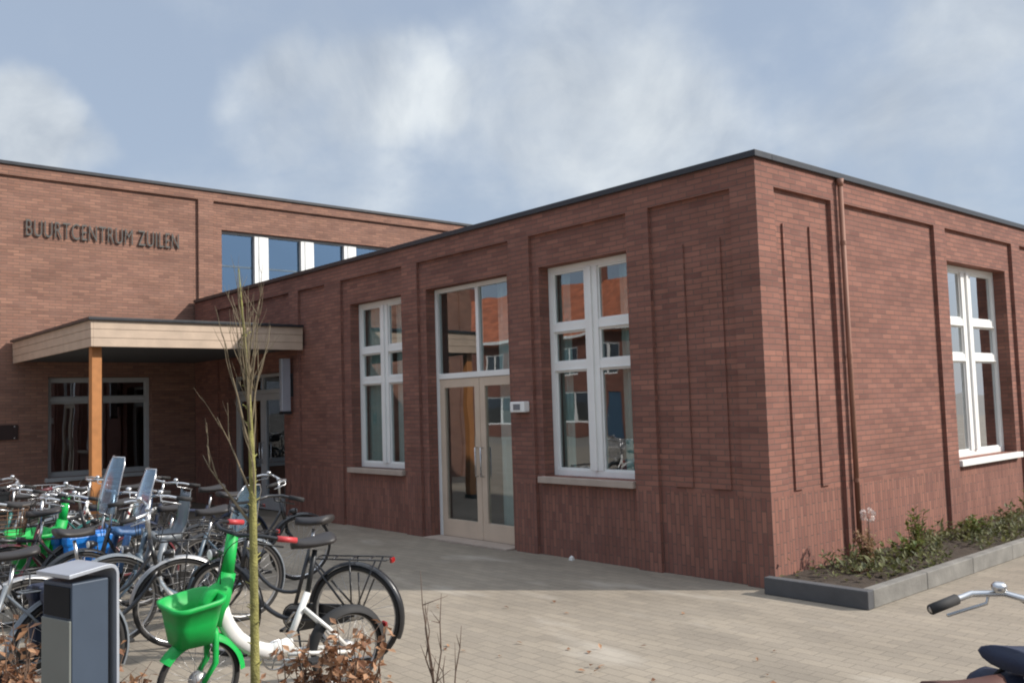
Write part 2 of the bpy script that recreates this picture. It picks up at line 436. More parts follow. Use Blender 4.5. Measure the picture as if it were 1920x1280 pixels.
def window(f, hole, parent, d0=.205, mull=True, m='white', trans=(2.24, 2.71), glass='glass', mull_w=.21, sill=True, sillm='sill'):
    """casement window inside an opening: frame part with panes and sill as sub-parts"""
    u0, u1, w0, w1 = hole
    fw = .074
    b = MB()
    def bx(a0, a1, c0, c1, e0, e1):
        P = f(a0, c0, e0); Q = f(a1, c1, e1); b.box(P, Q)
    d1 = d0+.075
    bx(u0+.001, u0+fw, w0+.001, w1-.001, d0, d1); bx(u1-fw, u1-.001, w0+.001, w1-.001, d0, d1)
    bx(u0+fw, u1-fw, w0+.001, w0+fw, d0, d1); bx(u0+fw, u1-fw, w1-fw, w1-.001, d0, d1)
    um = (u0+u1)/2
    cells_u = [(u0+fw, u1-fw)]
    if mull:
        bx(um-mull_w/2, um+mull_w/2, w0+fw, w1-fw, d0-.004, d1)
        bx(um-.028, um+.028, w0+fw+.002, w1-fw-.002, d0-.030, d0-.004)
        cells_u = [(u0+fw, um-mull_w/2), (um+mull_w/2, u1-fw)]
    ws = [w0+fw] + list(trans) + [w1-fw]
    panes = []
    for (a0, a1) in cells_u:
        for t in trans:
            bx(a0, a1, t-.042, t+.042, d0+.002, d1)
            bx(a0, a1, t-.056, t-.042, d0-.014, d1-.02)
        for k in range(len(ws)-1):
            c0 = ws[k]+(.042 if k > 0 else 0); c1 = ws[k+1]-(.056 if k < len(ws)-2 else 0)
            # inner glazing bead
            bw = .022
            bx(a0, a0+bw, c0, c1, d0+.018, d1-.005); bx(a1-bw, a1, c0, c1, d0+.018, d1-.005)
            bx(a0+bw, a1-bw, c0, c0+bw, d0+.018, d1-.005); bx(a0+bw, a1-bw, c1-bw, c1, d0+.018, d1-.005)
            panes.append((a0+bw, a1-bw, c0+bw, c1-bw))
    w = part(b, 'window', M[m], parent, bevel=.004)
    for a0, a1, c0, c1 in panes:
        g = MB(); g.box(f(a0-.008, c0-.008, d0+.034), f(a1+.008, c1+.008, d0+.040)); sub(g, 'pane', M[glass], w)
    if sill:
        g = MB(); g.box(f(u0-.055, w0-.075, .0+.35), f(u1+.03, w0-.0005, -.03)); 
        o = sub(g, 'sill', M[sillm], w, bevel=.006)
    return w
# the sills must not share faces with the wall: wall openings start a hair above them, sills stand 30 mm proud
window(A, (-3.13,-1.71,.93,3.45), low)
window(A, (-7.50,-6.08,.90,3.45), low)
window(B, (4.24,6.14,.93,3.45), low, sillm='white', mull_w=.30)
window(B, (7.25,8.85,.93,3.45), low, sillm='white', mull_w=.30)

def glazed_doors(f, hole, parent, zt, split, frame_m, leaf_m, glass='glass'):
    u0, u1, w0, w1 = hole; d0, d1 = .20, .285; fw = .06
    b = MB()
    def bx(a0, a1, c0, c1, e0=d0, e1=d1, mb=None): (mb or b).box(f(a0,c0,e0), f(a1,c1,e1))
    bx(u0+.001,u0+fw,.002,w1-.001); bx(u1-fw,u1-.001,.002,w1-.001); bx(u0+fw,u1-fw,w1-fw,w1-.001)
    bx(u0+fw,u1-fw,zt-.02,zt+.055,d0-.004); bx(split-.03,split+.03,zt+.055,w1-fw,d0+.001)
    fr = part(b, 'door_frame', M[frame_m], parent, bevel=.004)
    for a0, a1 in ((u0+fw, split-.03), (split+.03, u1-fw)):
        g = MB(); g.box(f(a0-.006,zt+.05,d0+.036), f(a1+.006,w1-fw+.006,d0+.042)); sub(g, 'transom_pane', M[glass], fr)
    for a0, a1, hs in ((u0+fw+.004, split-.004, 1), (split+.004, u1-fw-.004, -1)):
        g = MB(); st = .105
        zb, zz = .02, zt-.024
        for q in ((a0,a0+st,zb,zz),(a1-st,a1,zb,zz),(a0+st,a1-st,zb,zb+.23),(a0+st,a1-st,zz-.12,zz)):
            bx(*q, d0+.008, d1-.012, g)
        dr = part(g, 'door', M[leaf_m], parent, bevel=.004)
        g = MB(); g.box(f(a0+st-.006,zb+.224,d0+.036), f(a1-st+.006,zz-.114,d0+.042)); sub(g, 'pane', M[glass], dr)
        g = MB(); ux = a1-st*.5 if hs > 0 else a0+st*.5
        g.tube([f(ux,.86,d0-.008), f(ux,.86,d0-.05), f(ux,1.24,d0-.05), f(ux,1.24,d0-.008)], .010, 8); sub(g, 'handle', M['steel'], dr, smooth=True)
glazed_doors(A, (-5.47,-3.72,0,3.45), low, 2.20, -4.53, 'white', 'beige')
glazed_doors(A, (-12.05,-9.75,0,2.50), low, 2.16, -10.9, 'greyframe', 'greyframe', 'glass_dark')
b = MB(); b.box((-5.47,-.10,.002),(-3.72,.195,.022)); part(b, 'threshold', M['sill'], low)
# downpipe on the sunlit side
b = MB(); b.tube([(.045,1.525,4.02),(.045,1.525,.30)], .027, 12); b.tube([(.045,1.525,4.09),(.045,1.525,4.01)], [.042,.03], 12)
dp = part(b, 'downpipe', M['copper'], low, smooth=True)
for z in (.9, 2.2, 3.4):
    b = MB(); b.tube([(.045,1.525,z-.02),(.045,1.525,z+.02)], .032, 12); sub(b, 'pipe_clamp', M['copper'], dp)
    
# --- tall building
tall = thing('brick_building', 'two-storey orange-lit brick building with dark lettering high on its wall', 'building', (-19, 2, 0))
HC = 6.50
holesC = [(-2.78,-.87,.70,2.57), (.62,8.0,4.20,5.72)]
baysC = [(-6.5,.09,.0,6.31), (.42,9.0,3.0,6.31)]
def depC(u, w):
    for h in holesC:
        if in_(h, u, w): return None
    for q in baysC:
        if in_(q, u, w): return .055
    return 0
b = MB()
facade(b, [-6.9,16]+[x for r in holesC+baysC for x in r[:2]], [0,HC]+[x for r in holesC+baysC for x in r[2:]], depC, Cc)
b.face([(XC,-6.9,0),(-26,-6.9,0),(-26,-6.9,HC),(XC,-6.9,HC)]); b.face([(-26,-6.9,0),(-26,16,0),(-26,16,HC),(-26,-6.9,HC)]); b.face([(XC,16,0),(-26,16,0),(-26,16,HC),(XC,16,HC)])
part(b, 'wall', M['brick_c'], tall)
b = MB(); b.box((-25.98,-6.88,6.34),(XC-.02,15.98,6.44)); part(b, 'roof', M['roofing'], tall)
b = MB(); b.box((XC-.28,-6.93,HC),(XC+.035,16.03,HC+.065)); part(b, 'coping', M['coping'], tall, bevel=.006)
b = MB(); b.box((XC-4,-5,.004),(XC-.36,9,.012)); b.box((XC-4,-5,3.0),(XC-.36,9,3.1)); part(b, 'interior_floor', M['floor'], tall)
b = MB(); b.box((XC-4.1,-5,.02),(XC-4,9,6.2)); part(b, 'interior_wall', M['plaster'], tall)
window(Cc, (-2.78,-.87,.70,2.57), tall, m='greyframe', trans=(2.15,), glass='glass_dark', mull_w=.10, sillm='greyframe')
# upper ribbon of windows between white posts
b = MB()
u = .62
def cb(a0,a1,c0,c1,e0,e1,mb): mb.box(Cc(a0,c0,e0), Cc(a1,c1,e1))
cb(.621,7.999,5.66,5.719,.18,.26,b); cb(.621,7.999,4.201,4.27,.18,.26,b); cb(.621,.66,4.27,5.66,.18,.26,b); cb(7.95,7.999,4.27,5.66,.18,.26,b)
rb = part(b, 'window', M['greyframe'], tall)
ps = []
x = .66
for k in range(6):
    p0 = 1.40+1.13*k
    g = MB(); cb(p0,p0+.33,4.27,5.66,.12,.27,g); cb(p0+.10,p0+.23,4.272,5.658,.105,.12,g); sub(g, 'window_post', M['white'], rb, bevel=.004)
    g = MB(); cb(x-.004,p0+.004,4.266,5.664,.214,.220,g); sub(g, 'pane', M['glass_sky'], rb)
    g = MB(); cb(x,p0,4.95,4.985,.20,.24,g); sub(g, 'glazing_bar', M['bluegrey'], rb)
    x = p0+.33
# lettering
cu = bpy.data.curves.new('lettering', 'FONT'); cu.body = 'BUURTCENTRUM ZUILEN'; cu.size = .43; cu.extrude = .012; cu.offset = -.004; cu.space_character = 1.08
tmp = bpy.data.objects.new('tmp_text', cu); COL.objects.link(tmp); bpy.context.view_layer.update()
me = bpy.data.meshes.new_from_object(tmp.evaluated_get(bpy.context.evaluated_depsgraph_get()))
bpy.data.objects.remove(tmp)
xs = [v.co.x for v in me.vertices]; ys = [v.co.y for v in me.vertices]
sx = 2.86/(max(xs)-min(xs)); sy = .31/(max(ys)-min(ys)); x0, y0 = min(xs), min(ys)
for v_ in me.vertices:
    a, c, e = (v_.co.x-x0)*sx-3.18, (v_.co.y-y0)*sy+5.21, v_.co.z
    v_.co = V((XC-.055+.035+e, a, c))
me.materials.append(M['letters'])
lo = bpy.data.objects.new('lettering', me); COL.objects.link(lo); lo.parent = tall
lo.matrix_parent_inverse = Matrix.Translation(-V(tall.location))

# --- entrance canopy
CX, CY = -8.96, -3.39
can = thing('entrance_canopy', 'flat wooden entrance canopy with pale boarded edge on an orange wooden post', 'canopy', (-11, -1.6, 0))
b = MB()
zs = [2.825, 2.949, 2.953, 3.077, 3.081, 3.205]
for k in range(3):
    z0, z1 = zs[2*k], zs[2*k+1]; o_ = .004*k
    b.box((CX-.03, CY+.03, z0), (CX+o_, -.003, z1))
part(b, 'front_fascia', M['fascia'], can, bevel=.003)
b = MB()
for k in range(3):
    z0, z1 = zs[2*k], zs[2*k+1]; o_ = .004*k
    b.box((XC+.003, CY-o_, z0), (CX-.001+o_, CY+.029, z1))
part(b, 'side_fascia', M['fascia'], can, bevel=.003)
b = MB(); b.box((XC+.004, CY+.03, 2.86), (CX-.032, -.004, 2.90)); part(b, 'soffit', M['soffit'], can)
b = MB(); b.box((XC+.003, CY-.05, 3.207), (CX+.05, -.003, 3.25)); part(b, 'roof', M['coping'], can, bevel=.004)
b = MB(); b.box((-9.27,-3.33,.07), (-9.13,-3.19,2.86)); po = part(b, 'post', M['post'], can, bevel=.006)
b = MB(); b.box((-9.285,-3.345,.0), (-9.115,-3.175,.07)); sub(b, 'post_shoe', M['darkmetal'], po)

# --- fittings on the walls
def fit(mb, name, m, label, cat, **k):
    o = mb.build(name, m, **k); tag(o, label, cat); return o
t = thing('wall_lamp', 'tall slim grey wall lamp hanging beside the entrance under the canopy end', 'lamp', (-9.35,0,1.75))
b = MB(); b.box((-.05,-.22,.05),(.05,-.06,.95)); b.build('lamp_body', M['binhood'], t, bevel=.008)
b = MB(); b.box((-.03,-.06,.3),(.03,-.001,.7)); b.build('bracket', M['darkmetal'], t)
b = MB(); b.box((-.06,-.23,.0),(.06,-.05,.05)); b.build('lamp_cap', M['darkmetal'], t)
t = thing('card_reader', 'small white box fixed to the brick beside the glass double door', 'wall box', (-3.44,0,1.70))
b = MB(); b.box((-.13,-.10,0),(.13,-.004,.13)); b.build('housing', M['white'], t, bevel=.012)
b = MB(); b.box((-.06,-.106,.03),(.06,-.1005,.10)); b.build('front_plate', M['greypaint'], t)
t = thing('wall_plaque', 'dark brown plaque on the brick wall left of the canopy window', 'plaque', (XC-.05,-3.62,1.44))
b = MB(); b.box((-.003,-.28,0),(.025,.33,.27)); b.build('plate', M['plaque'], t, bevel=.004)
b = MB()
for q in ((-.22,.03),(-.22,.24),(.27,.03),(.27,.24)): b.tube([(.025,q[0],q[1]),(.032,q[0],q[1])], .012, 8)
b.build('fixing', M['steel'], t)

# --- things seen through the glass
def curtain(x0, x1, y, z0, z1, m, label, axis='x'):
    n = 60; pts = []
    for i in range(n+1):
        t_ = i/n; a = x0+(x1-x0)*t_; w = y+.035*sin(t_*abs(x1-x0)*38)+.01*sin(t_*17)
        pts.append((a, w))
    b = MB()
    P = [[(a,w,z) if axis == 'x' else (w,a,z) for a, w in pts] for z in (z0, z1)]
    Q = [[(a,w+.006,z) if axis == 'x' else (w+.006,a,z) for a, w in pts] for z in (z0, z1)]
    b.loft([P[0], P[1], Q[1], Q[0], P[0]], caps=False, closed=False)
    return fit(b, 'curtain', m, label, 'curtain', smooth=True)
curtain(-7.48,-6.84,.345,.5,3.6,M['tealcurtain'],'grey-green curtain behind the left half of the narrow left window')
curtain(-6.66,-6.1,.35,.5,3.6,M['curtain'],'pale curtain behind the right half of the narrow left window')
curtain(-4.38,-4.0,.45,.05,3.6,M['curtain'],'pale curtain hanging inside the glass double door')
curtain(-2.1,-1.74,.36,.5,3.6,M['tealcurtain'],'teal curtain at the right edge of the window nearest the corner')
curtain(-3.1,-2.92,.36,.5,3.6,M['tealcurtain'],'teal curtain at the left edge of the window nearest the corner')
curtain(4.3,4.75,-.55,.5,3.6,M['curtain'],'pale curtain inside the window of the sunlit side', 'y')
t = thing('armchair', 'red armchair standing inside behind the glass double door', 'chair', (-4.9,2.0,.012), R(200))
b = MB(); b.box((-.35,-.35,.25),(.35,.35,.48)); b.build('seat', M['red'], t, bevel=.05)
b = MB(); b.box((-.35,.25,.482),(.35,.42,1.05)); b.build('backrest', M['red'], t, bevel=.05)
for sx_ in (-1,1):
    b = MB(); b.box((sx_*.36,-.35,.3),(sx_*.47,.3,.66)); b.build('armrest', M['red'], t, bevel=.03)
    for sy_ in (-.3,.3):
        b = MB(); b.tube([(sx_*.3,sy_,0),(sx_*.3,sy_,.25)], .02, 8); b.build('leg', M['darkmetal'], t)
b = MB(); b.box((-4.15,.2465,1.35),(-3.92,.249,1.72)); fit(b, 'notice', M['paper'], 'white paper notice stuck inside the right glass door', 'notice')
t = thing('dining_table', 'pale table standing inside behind the window nearest the corner', 'table', (-2.2,2.0,.012))
b = MB(); b.box((-.6,-.4,.70),(.6,.4,.74)); b.build('table_top', M['beige'], t, bevel=.006)
for q in ((-.52,-.32),(.52,-.32),(-.52,.32),(.52,.32)):
    b = MB(); b.tube([(q[0],q[1],0),(q[0],q[1],.70)], .022, 8); b.build('leg', M['darkmetal'], t)
t = thing('chair', 'red chair standing inside at the table behind the window nearest the corner', 'chair', (-2.75,1.35,.012), R(20))
b = MB(); b.box((-.22,-.22,.43),(.22,.22,.47)); b.build('seat', M['red'], t, bevel=.015)
b = MB(); b.box((-.22,-.24,.62),(.22,-.21,1.0)); b.build('backrest', M['red'], t, bevel=.015)
for q in ((-.2,-.21),(.2,-.21)):
    b = MB(); b.tube([(q[0],q[1],0),(q[0],q[1]-.02,.98)], .014, 8); b.build('leg', M['steel'], t)
for q in ((-.2,.2),(.2,.2)):
    b = MB(); b.tube([(q[0],q[1],0),(q[0],q[1],.43)], .014, 8); b.build('leg', M['steel'], t)

# ------------------------------------------------------------------ planting bed at the corner
pl = thing('raised_planter', 'low concrete-edged planting bed along the sunlit brick wall', 'planter', (.5, 3, 0))
b = MB(); b.box((.02,-.215,.0),(1.02,-.115,.155)); part(b, 'end_kerb', M['kerbshade'], pl, bevel=.008)
b = MB()
y = -.113
while y < 15:
    b.box((.92,y,0),(1.02+random.uniform(-.003,.003),y+.996,.155)); y += 1.0
part(b, 'side_kerb', M['kerb'], pl, bevel=.008)
b = MB()
nx, ny = 9, 130; g = [[None]*(ny+1) for _ in range(nx+1)]
for i in range(nx+1):
    for j in range(ny+1):
        xx = .015+.90*i/nx; yy = -.10+15*j/ny
        g[i][j] = b.v((xx, yy, .105+.05*random.random()*(1 if 0 < i < nx else .3)))
for i in range(nx):
    for j in range(ny): b.bm.faces.new((g[i][j], g[i+1][j], g[i+1][j+1], g[i][j+1]))
part(b, 'soil', M['soil'], pl, smooth=True)
# ground cover
b = MB()
for k in range(6200):
    yy = random.uniform(.5, 12) if random.random() < .8 else random.uniform(0, 12)
    xx = random.uniform(.08, .9)
    hgt = .13+.14*random.random()**2
    if sin(yy*2.3)+sin(yy*5.1+xx*7) < -.7: continue
    d = V((random.uniform(-1,1), random.uniform(-1,1), random.uniform(-.2,.9)))
    b.leaf(V((xx,yy,hgt)), d, V((0,0,1)), random.uniform(.035,.10), random.uniform(.010,.026))
o = b.build('ground_cover', M['dark_leaf']); o['kind'] = 'stuff'; o['label'] = 'low dark green ground cover in the planting bed'
def small_shrub(x, y, h, n, leafm, label, spread=.16, stemm='redwood', lsize=.06, name='shrub', z=.12, group=None, cat='shrub'):
    t = thing(name, label, cat, (x,y,z), 0, group)
    b = MB(); lf = MB()
    for k in range(n):
        a = random.uniform(0,2*pi); rr = spread*random.uniform(.3,1)
        p = V((random.uniform(-.04,.04), random.uniform(-.04,.04), 0)); pts = [p.copy()]
        hh = h*random.uniform(.55,1)
        for q in range(1,5):
            f = q/4
            pts.append(V((p.x+rr*cos(a)*f**1.3+random.uniform(-.012,.012), p.y+rr*sin(a)*f**1.3+random.uniform(-.012,.012), hh*f)))
        b.tube(pts, [.005,.0045,.004,.003,.0015], 5)
        for q in range(int(10*h/.4)+4):
            f = random.uniform(.25,1); i = min(3,int(f*4)); pp = pts[i].lerp(pts[i+1], f*4-i)
            d = V((random.uniform(-1,1),random.uniform(-1,1),random.uniform(-.3,.8)))
            lf.leaf(pp, d, V((random.uniform(-.5,.5),random.uniform(-.5,.5),1)), lsize*random.uniform(.6,1.3), lsize*random.uniform(.18,.32))
    b.build('stems', M[stemm], t, smooth=True); lf.build('foliage', M[leafm], t)
    return t
GP = 'plants in the bed along the sunlit wall'
hy = small_shrub(.42,.98,.40,14,'dry_leaf','pale dried hydrangea with one white flower head beside the downpipe',.12,lsize=.055,name='hydrangea',group=GP,cat='plant')
b = MB()
for k in range(70):
    d = V((random.gauss(0,1),random.gauss(0,1),random.gauss(0,1)+.4)).normalized()
    b.leaf(V((.0,.02,.50))+d*.045, d+V((random.uniform(-.5,.5),random.uniform(-.5,.5),0)), d, .035, .014)
b.build('flower_head', M['petal'], hy)
b = MB(); b.tube([(.0,.0,.0),(.01,.01,.3),(.0,.02,.48)], [.006,.005,.004], 6); b.build('flower_stem', M['twig'], hy)
small_shrub(.50,1.62,.22,16,'green_leaf','bright green leafy shrub low in the bed next to the dried hydrangea',.22,lsize=.075,group=GP)
small_shrub(.40,2.05,.46,9,'green_leaf','upright green shrub with dark stems in the bed',.13,lsize=.07,group=GP)
small_shrub(.45,3.35,.26,16,'green_leaf','rounded bright green shrub in the bed below the brick pilaster',.25,lsize=.07,group=GP)
small_shrub(.50,4.1,.20,14,'dark_leaf','low dark green shrub in the bed below the sunlit window',.28,lsize=.06,group=GP)
small_shrub(.42,5.15,.40,12,'green_leaf','taller reddish green shrub at the far end of the bed',.15,lsize=.06,group=GP)
small_shrub(.35,6.0,.22,14,'green_leaf','small green shrub farthest along the bed',.2,lsize=.06,group=GP)
small_shrub(.52,.55,.10,10,'dark_leaf','flattened dark shrub at the corner end of the bed',.2,lsize=.06,group=GP)

# ------------------------------------------------------------------ young tree in front of the bicycles
tr = thing('young_tree', 'slender bare young tree with yellow-green trunk in front of the bicycles', 'tree', (.44,-5.37,0))
b = MB()
tp = [V((0,0,0)),V((.004,.0,.5)),V((-.006,.004,1.0)),V((.004,-.002,1.5)),V((-.012,-.012,1.95)),V((-.02,-.035,2.3)),V((-.03,-.05,2.55))]
b.tube(tp, [.025,.023,.0205,.017,.009,.006,.0025], 12)
for k in range(46):
    z = random.uniform(.5,2.2); a = random.uniform(0,2*pi); i = min(len(tp)-2, int(z/.46)); rr = .024*(1-z/2.9)
    d = V((cos(a),sin(a),.6)); 
    for i in range(len(tp)-1):
        if tp[i].z <= z <= tp[i+1].z: c = tp[i].lerp(tp[i+1], (z-tp[i].z)/(tp[i+1].z-tp[i].z))
    b.tube([c+d*rr*.7, c+d*rr*1.0, c+d*(rr+random.uniform(.006,.03))], [.006,.0045,.002], 6)
b.build('trunk', M['bark'], tr, smooth=True)
b = MB()
RIGHT = V((.66,.75,0)); AWAY = V((-.75,.66,0))
def tpos(z):
    for i in range(len(tp)-1):
        if tp[i].z <= z <= tp[i+1].z: return tp[i].lerp(tp[i+1], (z-tp[i].z)/(tp[i+1].z-tp[i].z))
    return tp[-1]
def limb(p, d, L, r, lvl):
    pts = [p.copy()]; n = 6; dd = d.normalized()
    for i in range(n):
        dd = (dd + V((random.uniform(-.12,.12),random.uniform(-.12,.12),random.uniform(.02,.16)))).normalized()
        p = p + dd*L/n; pts.append(p.copy())
    b.tube(pts, [r*(1-.8*i/n) for i in range(n+1)], 5 if lvl else 6)
    if lvl < 2:
        for k in range(2 if lvl == 0 else 1):
            i = random.randint(2,n-1)
            sd = (dd + V((random.uniform(-.7,.7),random.uniform(-.7,.7),random.uniform(-.1,.5)))).normalized()
            limb(pts[i], sd, L*random.uniform(.35,.6), r*.5, lvl+1)
for (z, sr, sa, up, L, r) in [(1.62,-.3,.6,2.4,.6,.006),(1.68,.25,-.6,2.4,.6,.006),(1.78,.15,.5,2.6,.55,.005),(1.9,-.15,-.4,2.8,.5,.005),(2.0,.1,.3,2.8,.45,.004),(1.22,-1,.1,.85,.46,.009),(1.36,-.8,.3,1.2,.48,.007),(1.30,.35,-.3,1.5,.4,.006),(1.52,.3,.4,1.8,.5,.007),(1.6,-.5,-.4,1.7,.6,.008),
        (1.72,.3,.5,2,.55,.007),(1.8,-.35,.2,2,.55,.007),(1.88,.35,-.3,2,.5,.006),(1.95,-.25,.4,2.2,.5,.006),(2.05,.25,.2,2.2,.42,.005),(2.12,-.25,-.2,2.2,.4,.005),(1.75,-.3,-.5,1.9,.6,.007),(1.85,.1,.6,2,.5,.006)]:
    limb(tpos(z), RIGHT*sr+AWAY*sa+V((0,0,up)), L, r, 0)
b.build('crown', M['branch'], tr, smooth=True)

# brown-leaved shrubs around the tree
def leafy(x, y, h, n, label, spread, leaves=1.0):
    t = thing('shrub', label, 'shrub', (x,y,0), 0, 'brown-leaved shrubs in front of the bicycles')
    b = MB(); lf = MB()
    for k in range(n):
        a = random.uniform(0,2*pi); rr = spread*random.uniform(.2,1); hh = h*random.uniform(.5,1.05)
        pts = [V((random.uniform(-.05,.05),random.uniform(-.05,.05),0))]
        for q in range(1,6):
            f = q/5; pts.append(V((rr*cos(a)*f+random.uniform(-.02,.02), rr*sin(a)*f+random.uniform(-.02,.02), hh*f)))
        b.tube(pts, [.006,.005,.0045,.004,.003,.0015], 5)
        for s_ in range(3):
            i = random.randint(2,4); e = pts[i]+V((random.uniform(-.12,.12),random.uniform(-.12,.12),random.uniform(.03,.14)))
            b.tube([pts[i], e], [.003,.001], 4)
            for q in range(int(5*leaves)):
                pp = pts[i].lerp(e, random.random())
                lf.leaf(pp, V((random.uniform(-1,1),random.uniform(-1,1),random.uniform(-.9,.3))), V((random.uniform(-1,1),random.uniform(-1,1),1)), random.uniform(.04,.075), random.uniform(.012,.022))
        for q in range(int(7*leaves)):
            f = random.uniform(.35,1); i = min(4,int(f*5)); pp = pts[i].lerp(pts[i+1], f*5-i)
            lf.leaf(pp, V((random.uniform(-1,1),random.uniform(-1,1),random.uniform(-.9,.3))), V((random.uniform(-1,1),random.uniform(-1,1),1)), random.uniform(.04,.08), random.uniform(.012,.024))
    b.build('stems', M['twig'], t, smooth=True); lf.build('leaves', M['brown_leaf'], t)
    return t
leafy(-.24,-5.80,.72,15,'brown-leaved shrub between the litter bin and the green basket',.20)
leafy(.42,-5.62,.50,10,'low brown-leaved shrub below the big green basket',.18)
leafy(.17,-4.97,.62,11,'brown-leaved shrub right of the slender tree trunk',.18)
leafy(.35,-4.80,.66,11,'dense orange-brown shrub in front of the white bicycle tubes',.17)
leafy(.30,-4.62,.58,9,'brown-leaved shrub in front of the rear wheel nearest the open paving',.20)
leafy(-.43,-6.22,.78,12,'brown-leaved shrub left of the litter bin',.17)
t = leafy(.80,-4.48,.90,6,'bare upright twigs standing on the open paving side of the bicycles',.16,.12)

# ------------------------------------------------------------------ litter bin
BINS = .77
bn = thing('litter_bin', 'dark blue-grey steel litter bin with slot and bent pale steel hood', 'bin', (.13,-6.12,0), R(14))
# local: +x towards the camera, +y to the right in the photo
b = MB(); b.box((-.17,-.135,.04),(.16,.10,1.03)); b.build('body', M['binblue'], bn, bevel=.006)
b = MB(); b.box((.0605,.101,.04),(.15,.106,1.02)); b.build('side_trim', M['void'], bn)
b = MB()
b.box((-.165,-.15,.05),(.155,-.1355,.86)); fp = b.build('front_panel', M['binfront'], bn, bevel=.004)
b = MB(); b.box((-.15,-.142,.87),(.14,-.1352,1.01)); b.build('slot', M['void'], bn)
# hood: one bent sheet over the top and down the right side
path = [(-.17,1.075),(.06,1.095)]
for k in range(0,9):
    a = pi/2-pi/2*k/8; path.append((.10+.055*cos(a), 1.04+.055*sin(a)))
path += [(.155,.5),(.155,.0)]
outer = path; inner = []
for i,(u_,w_) in enumerate(path):
    a = path[max(0,i-1)]; c = path[min(len(path)-1,i+1)]
    tx, tz = c[0]-a[0], c[1]-a[1]; L = math.hypot(tx,tz); inner.append((u_-(-tz/L)*.018*1, w_-(tx/L)*.018))
b = MB()
poly = outer + inner[::-1]
ring0 = [(-.19,u_,w_) for u_,w_ in poly]; ring1 = [(.19,u_,w_) for u_,w_ in poly]
q0 = [b.v(p) for p in ring0]; q1 = [b.v(p) for p in ring1]; n = len(outer)
for i in range(len(poly)):
    j = (i+1) % len(poly); b.bm.faces.new((q0[i],q0[j],q1[j],q1[i]))
for i in range(n-1):
    for q in (q0,q1): b.bm.faces.new((q[i],q[i+1],q[2*n-2-i],q[2*n-1-i]))
b.build('hood', M['binhood'], bn, bevel=.002)
b = MB(); b.box((-.12,-.10,0),(.12,.08,.04)); b.build('foot', M['darkmetal'], bn)
bn.scale = (BINS, BINS, 1)

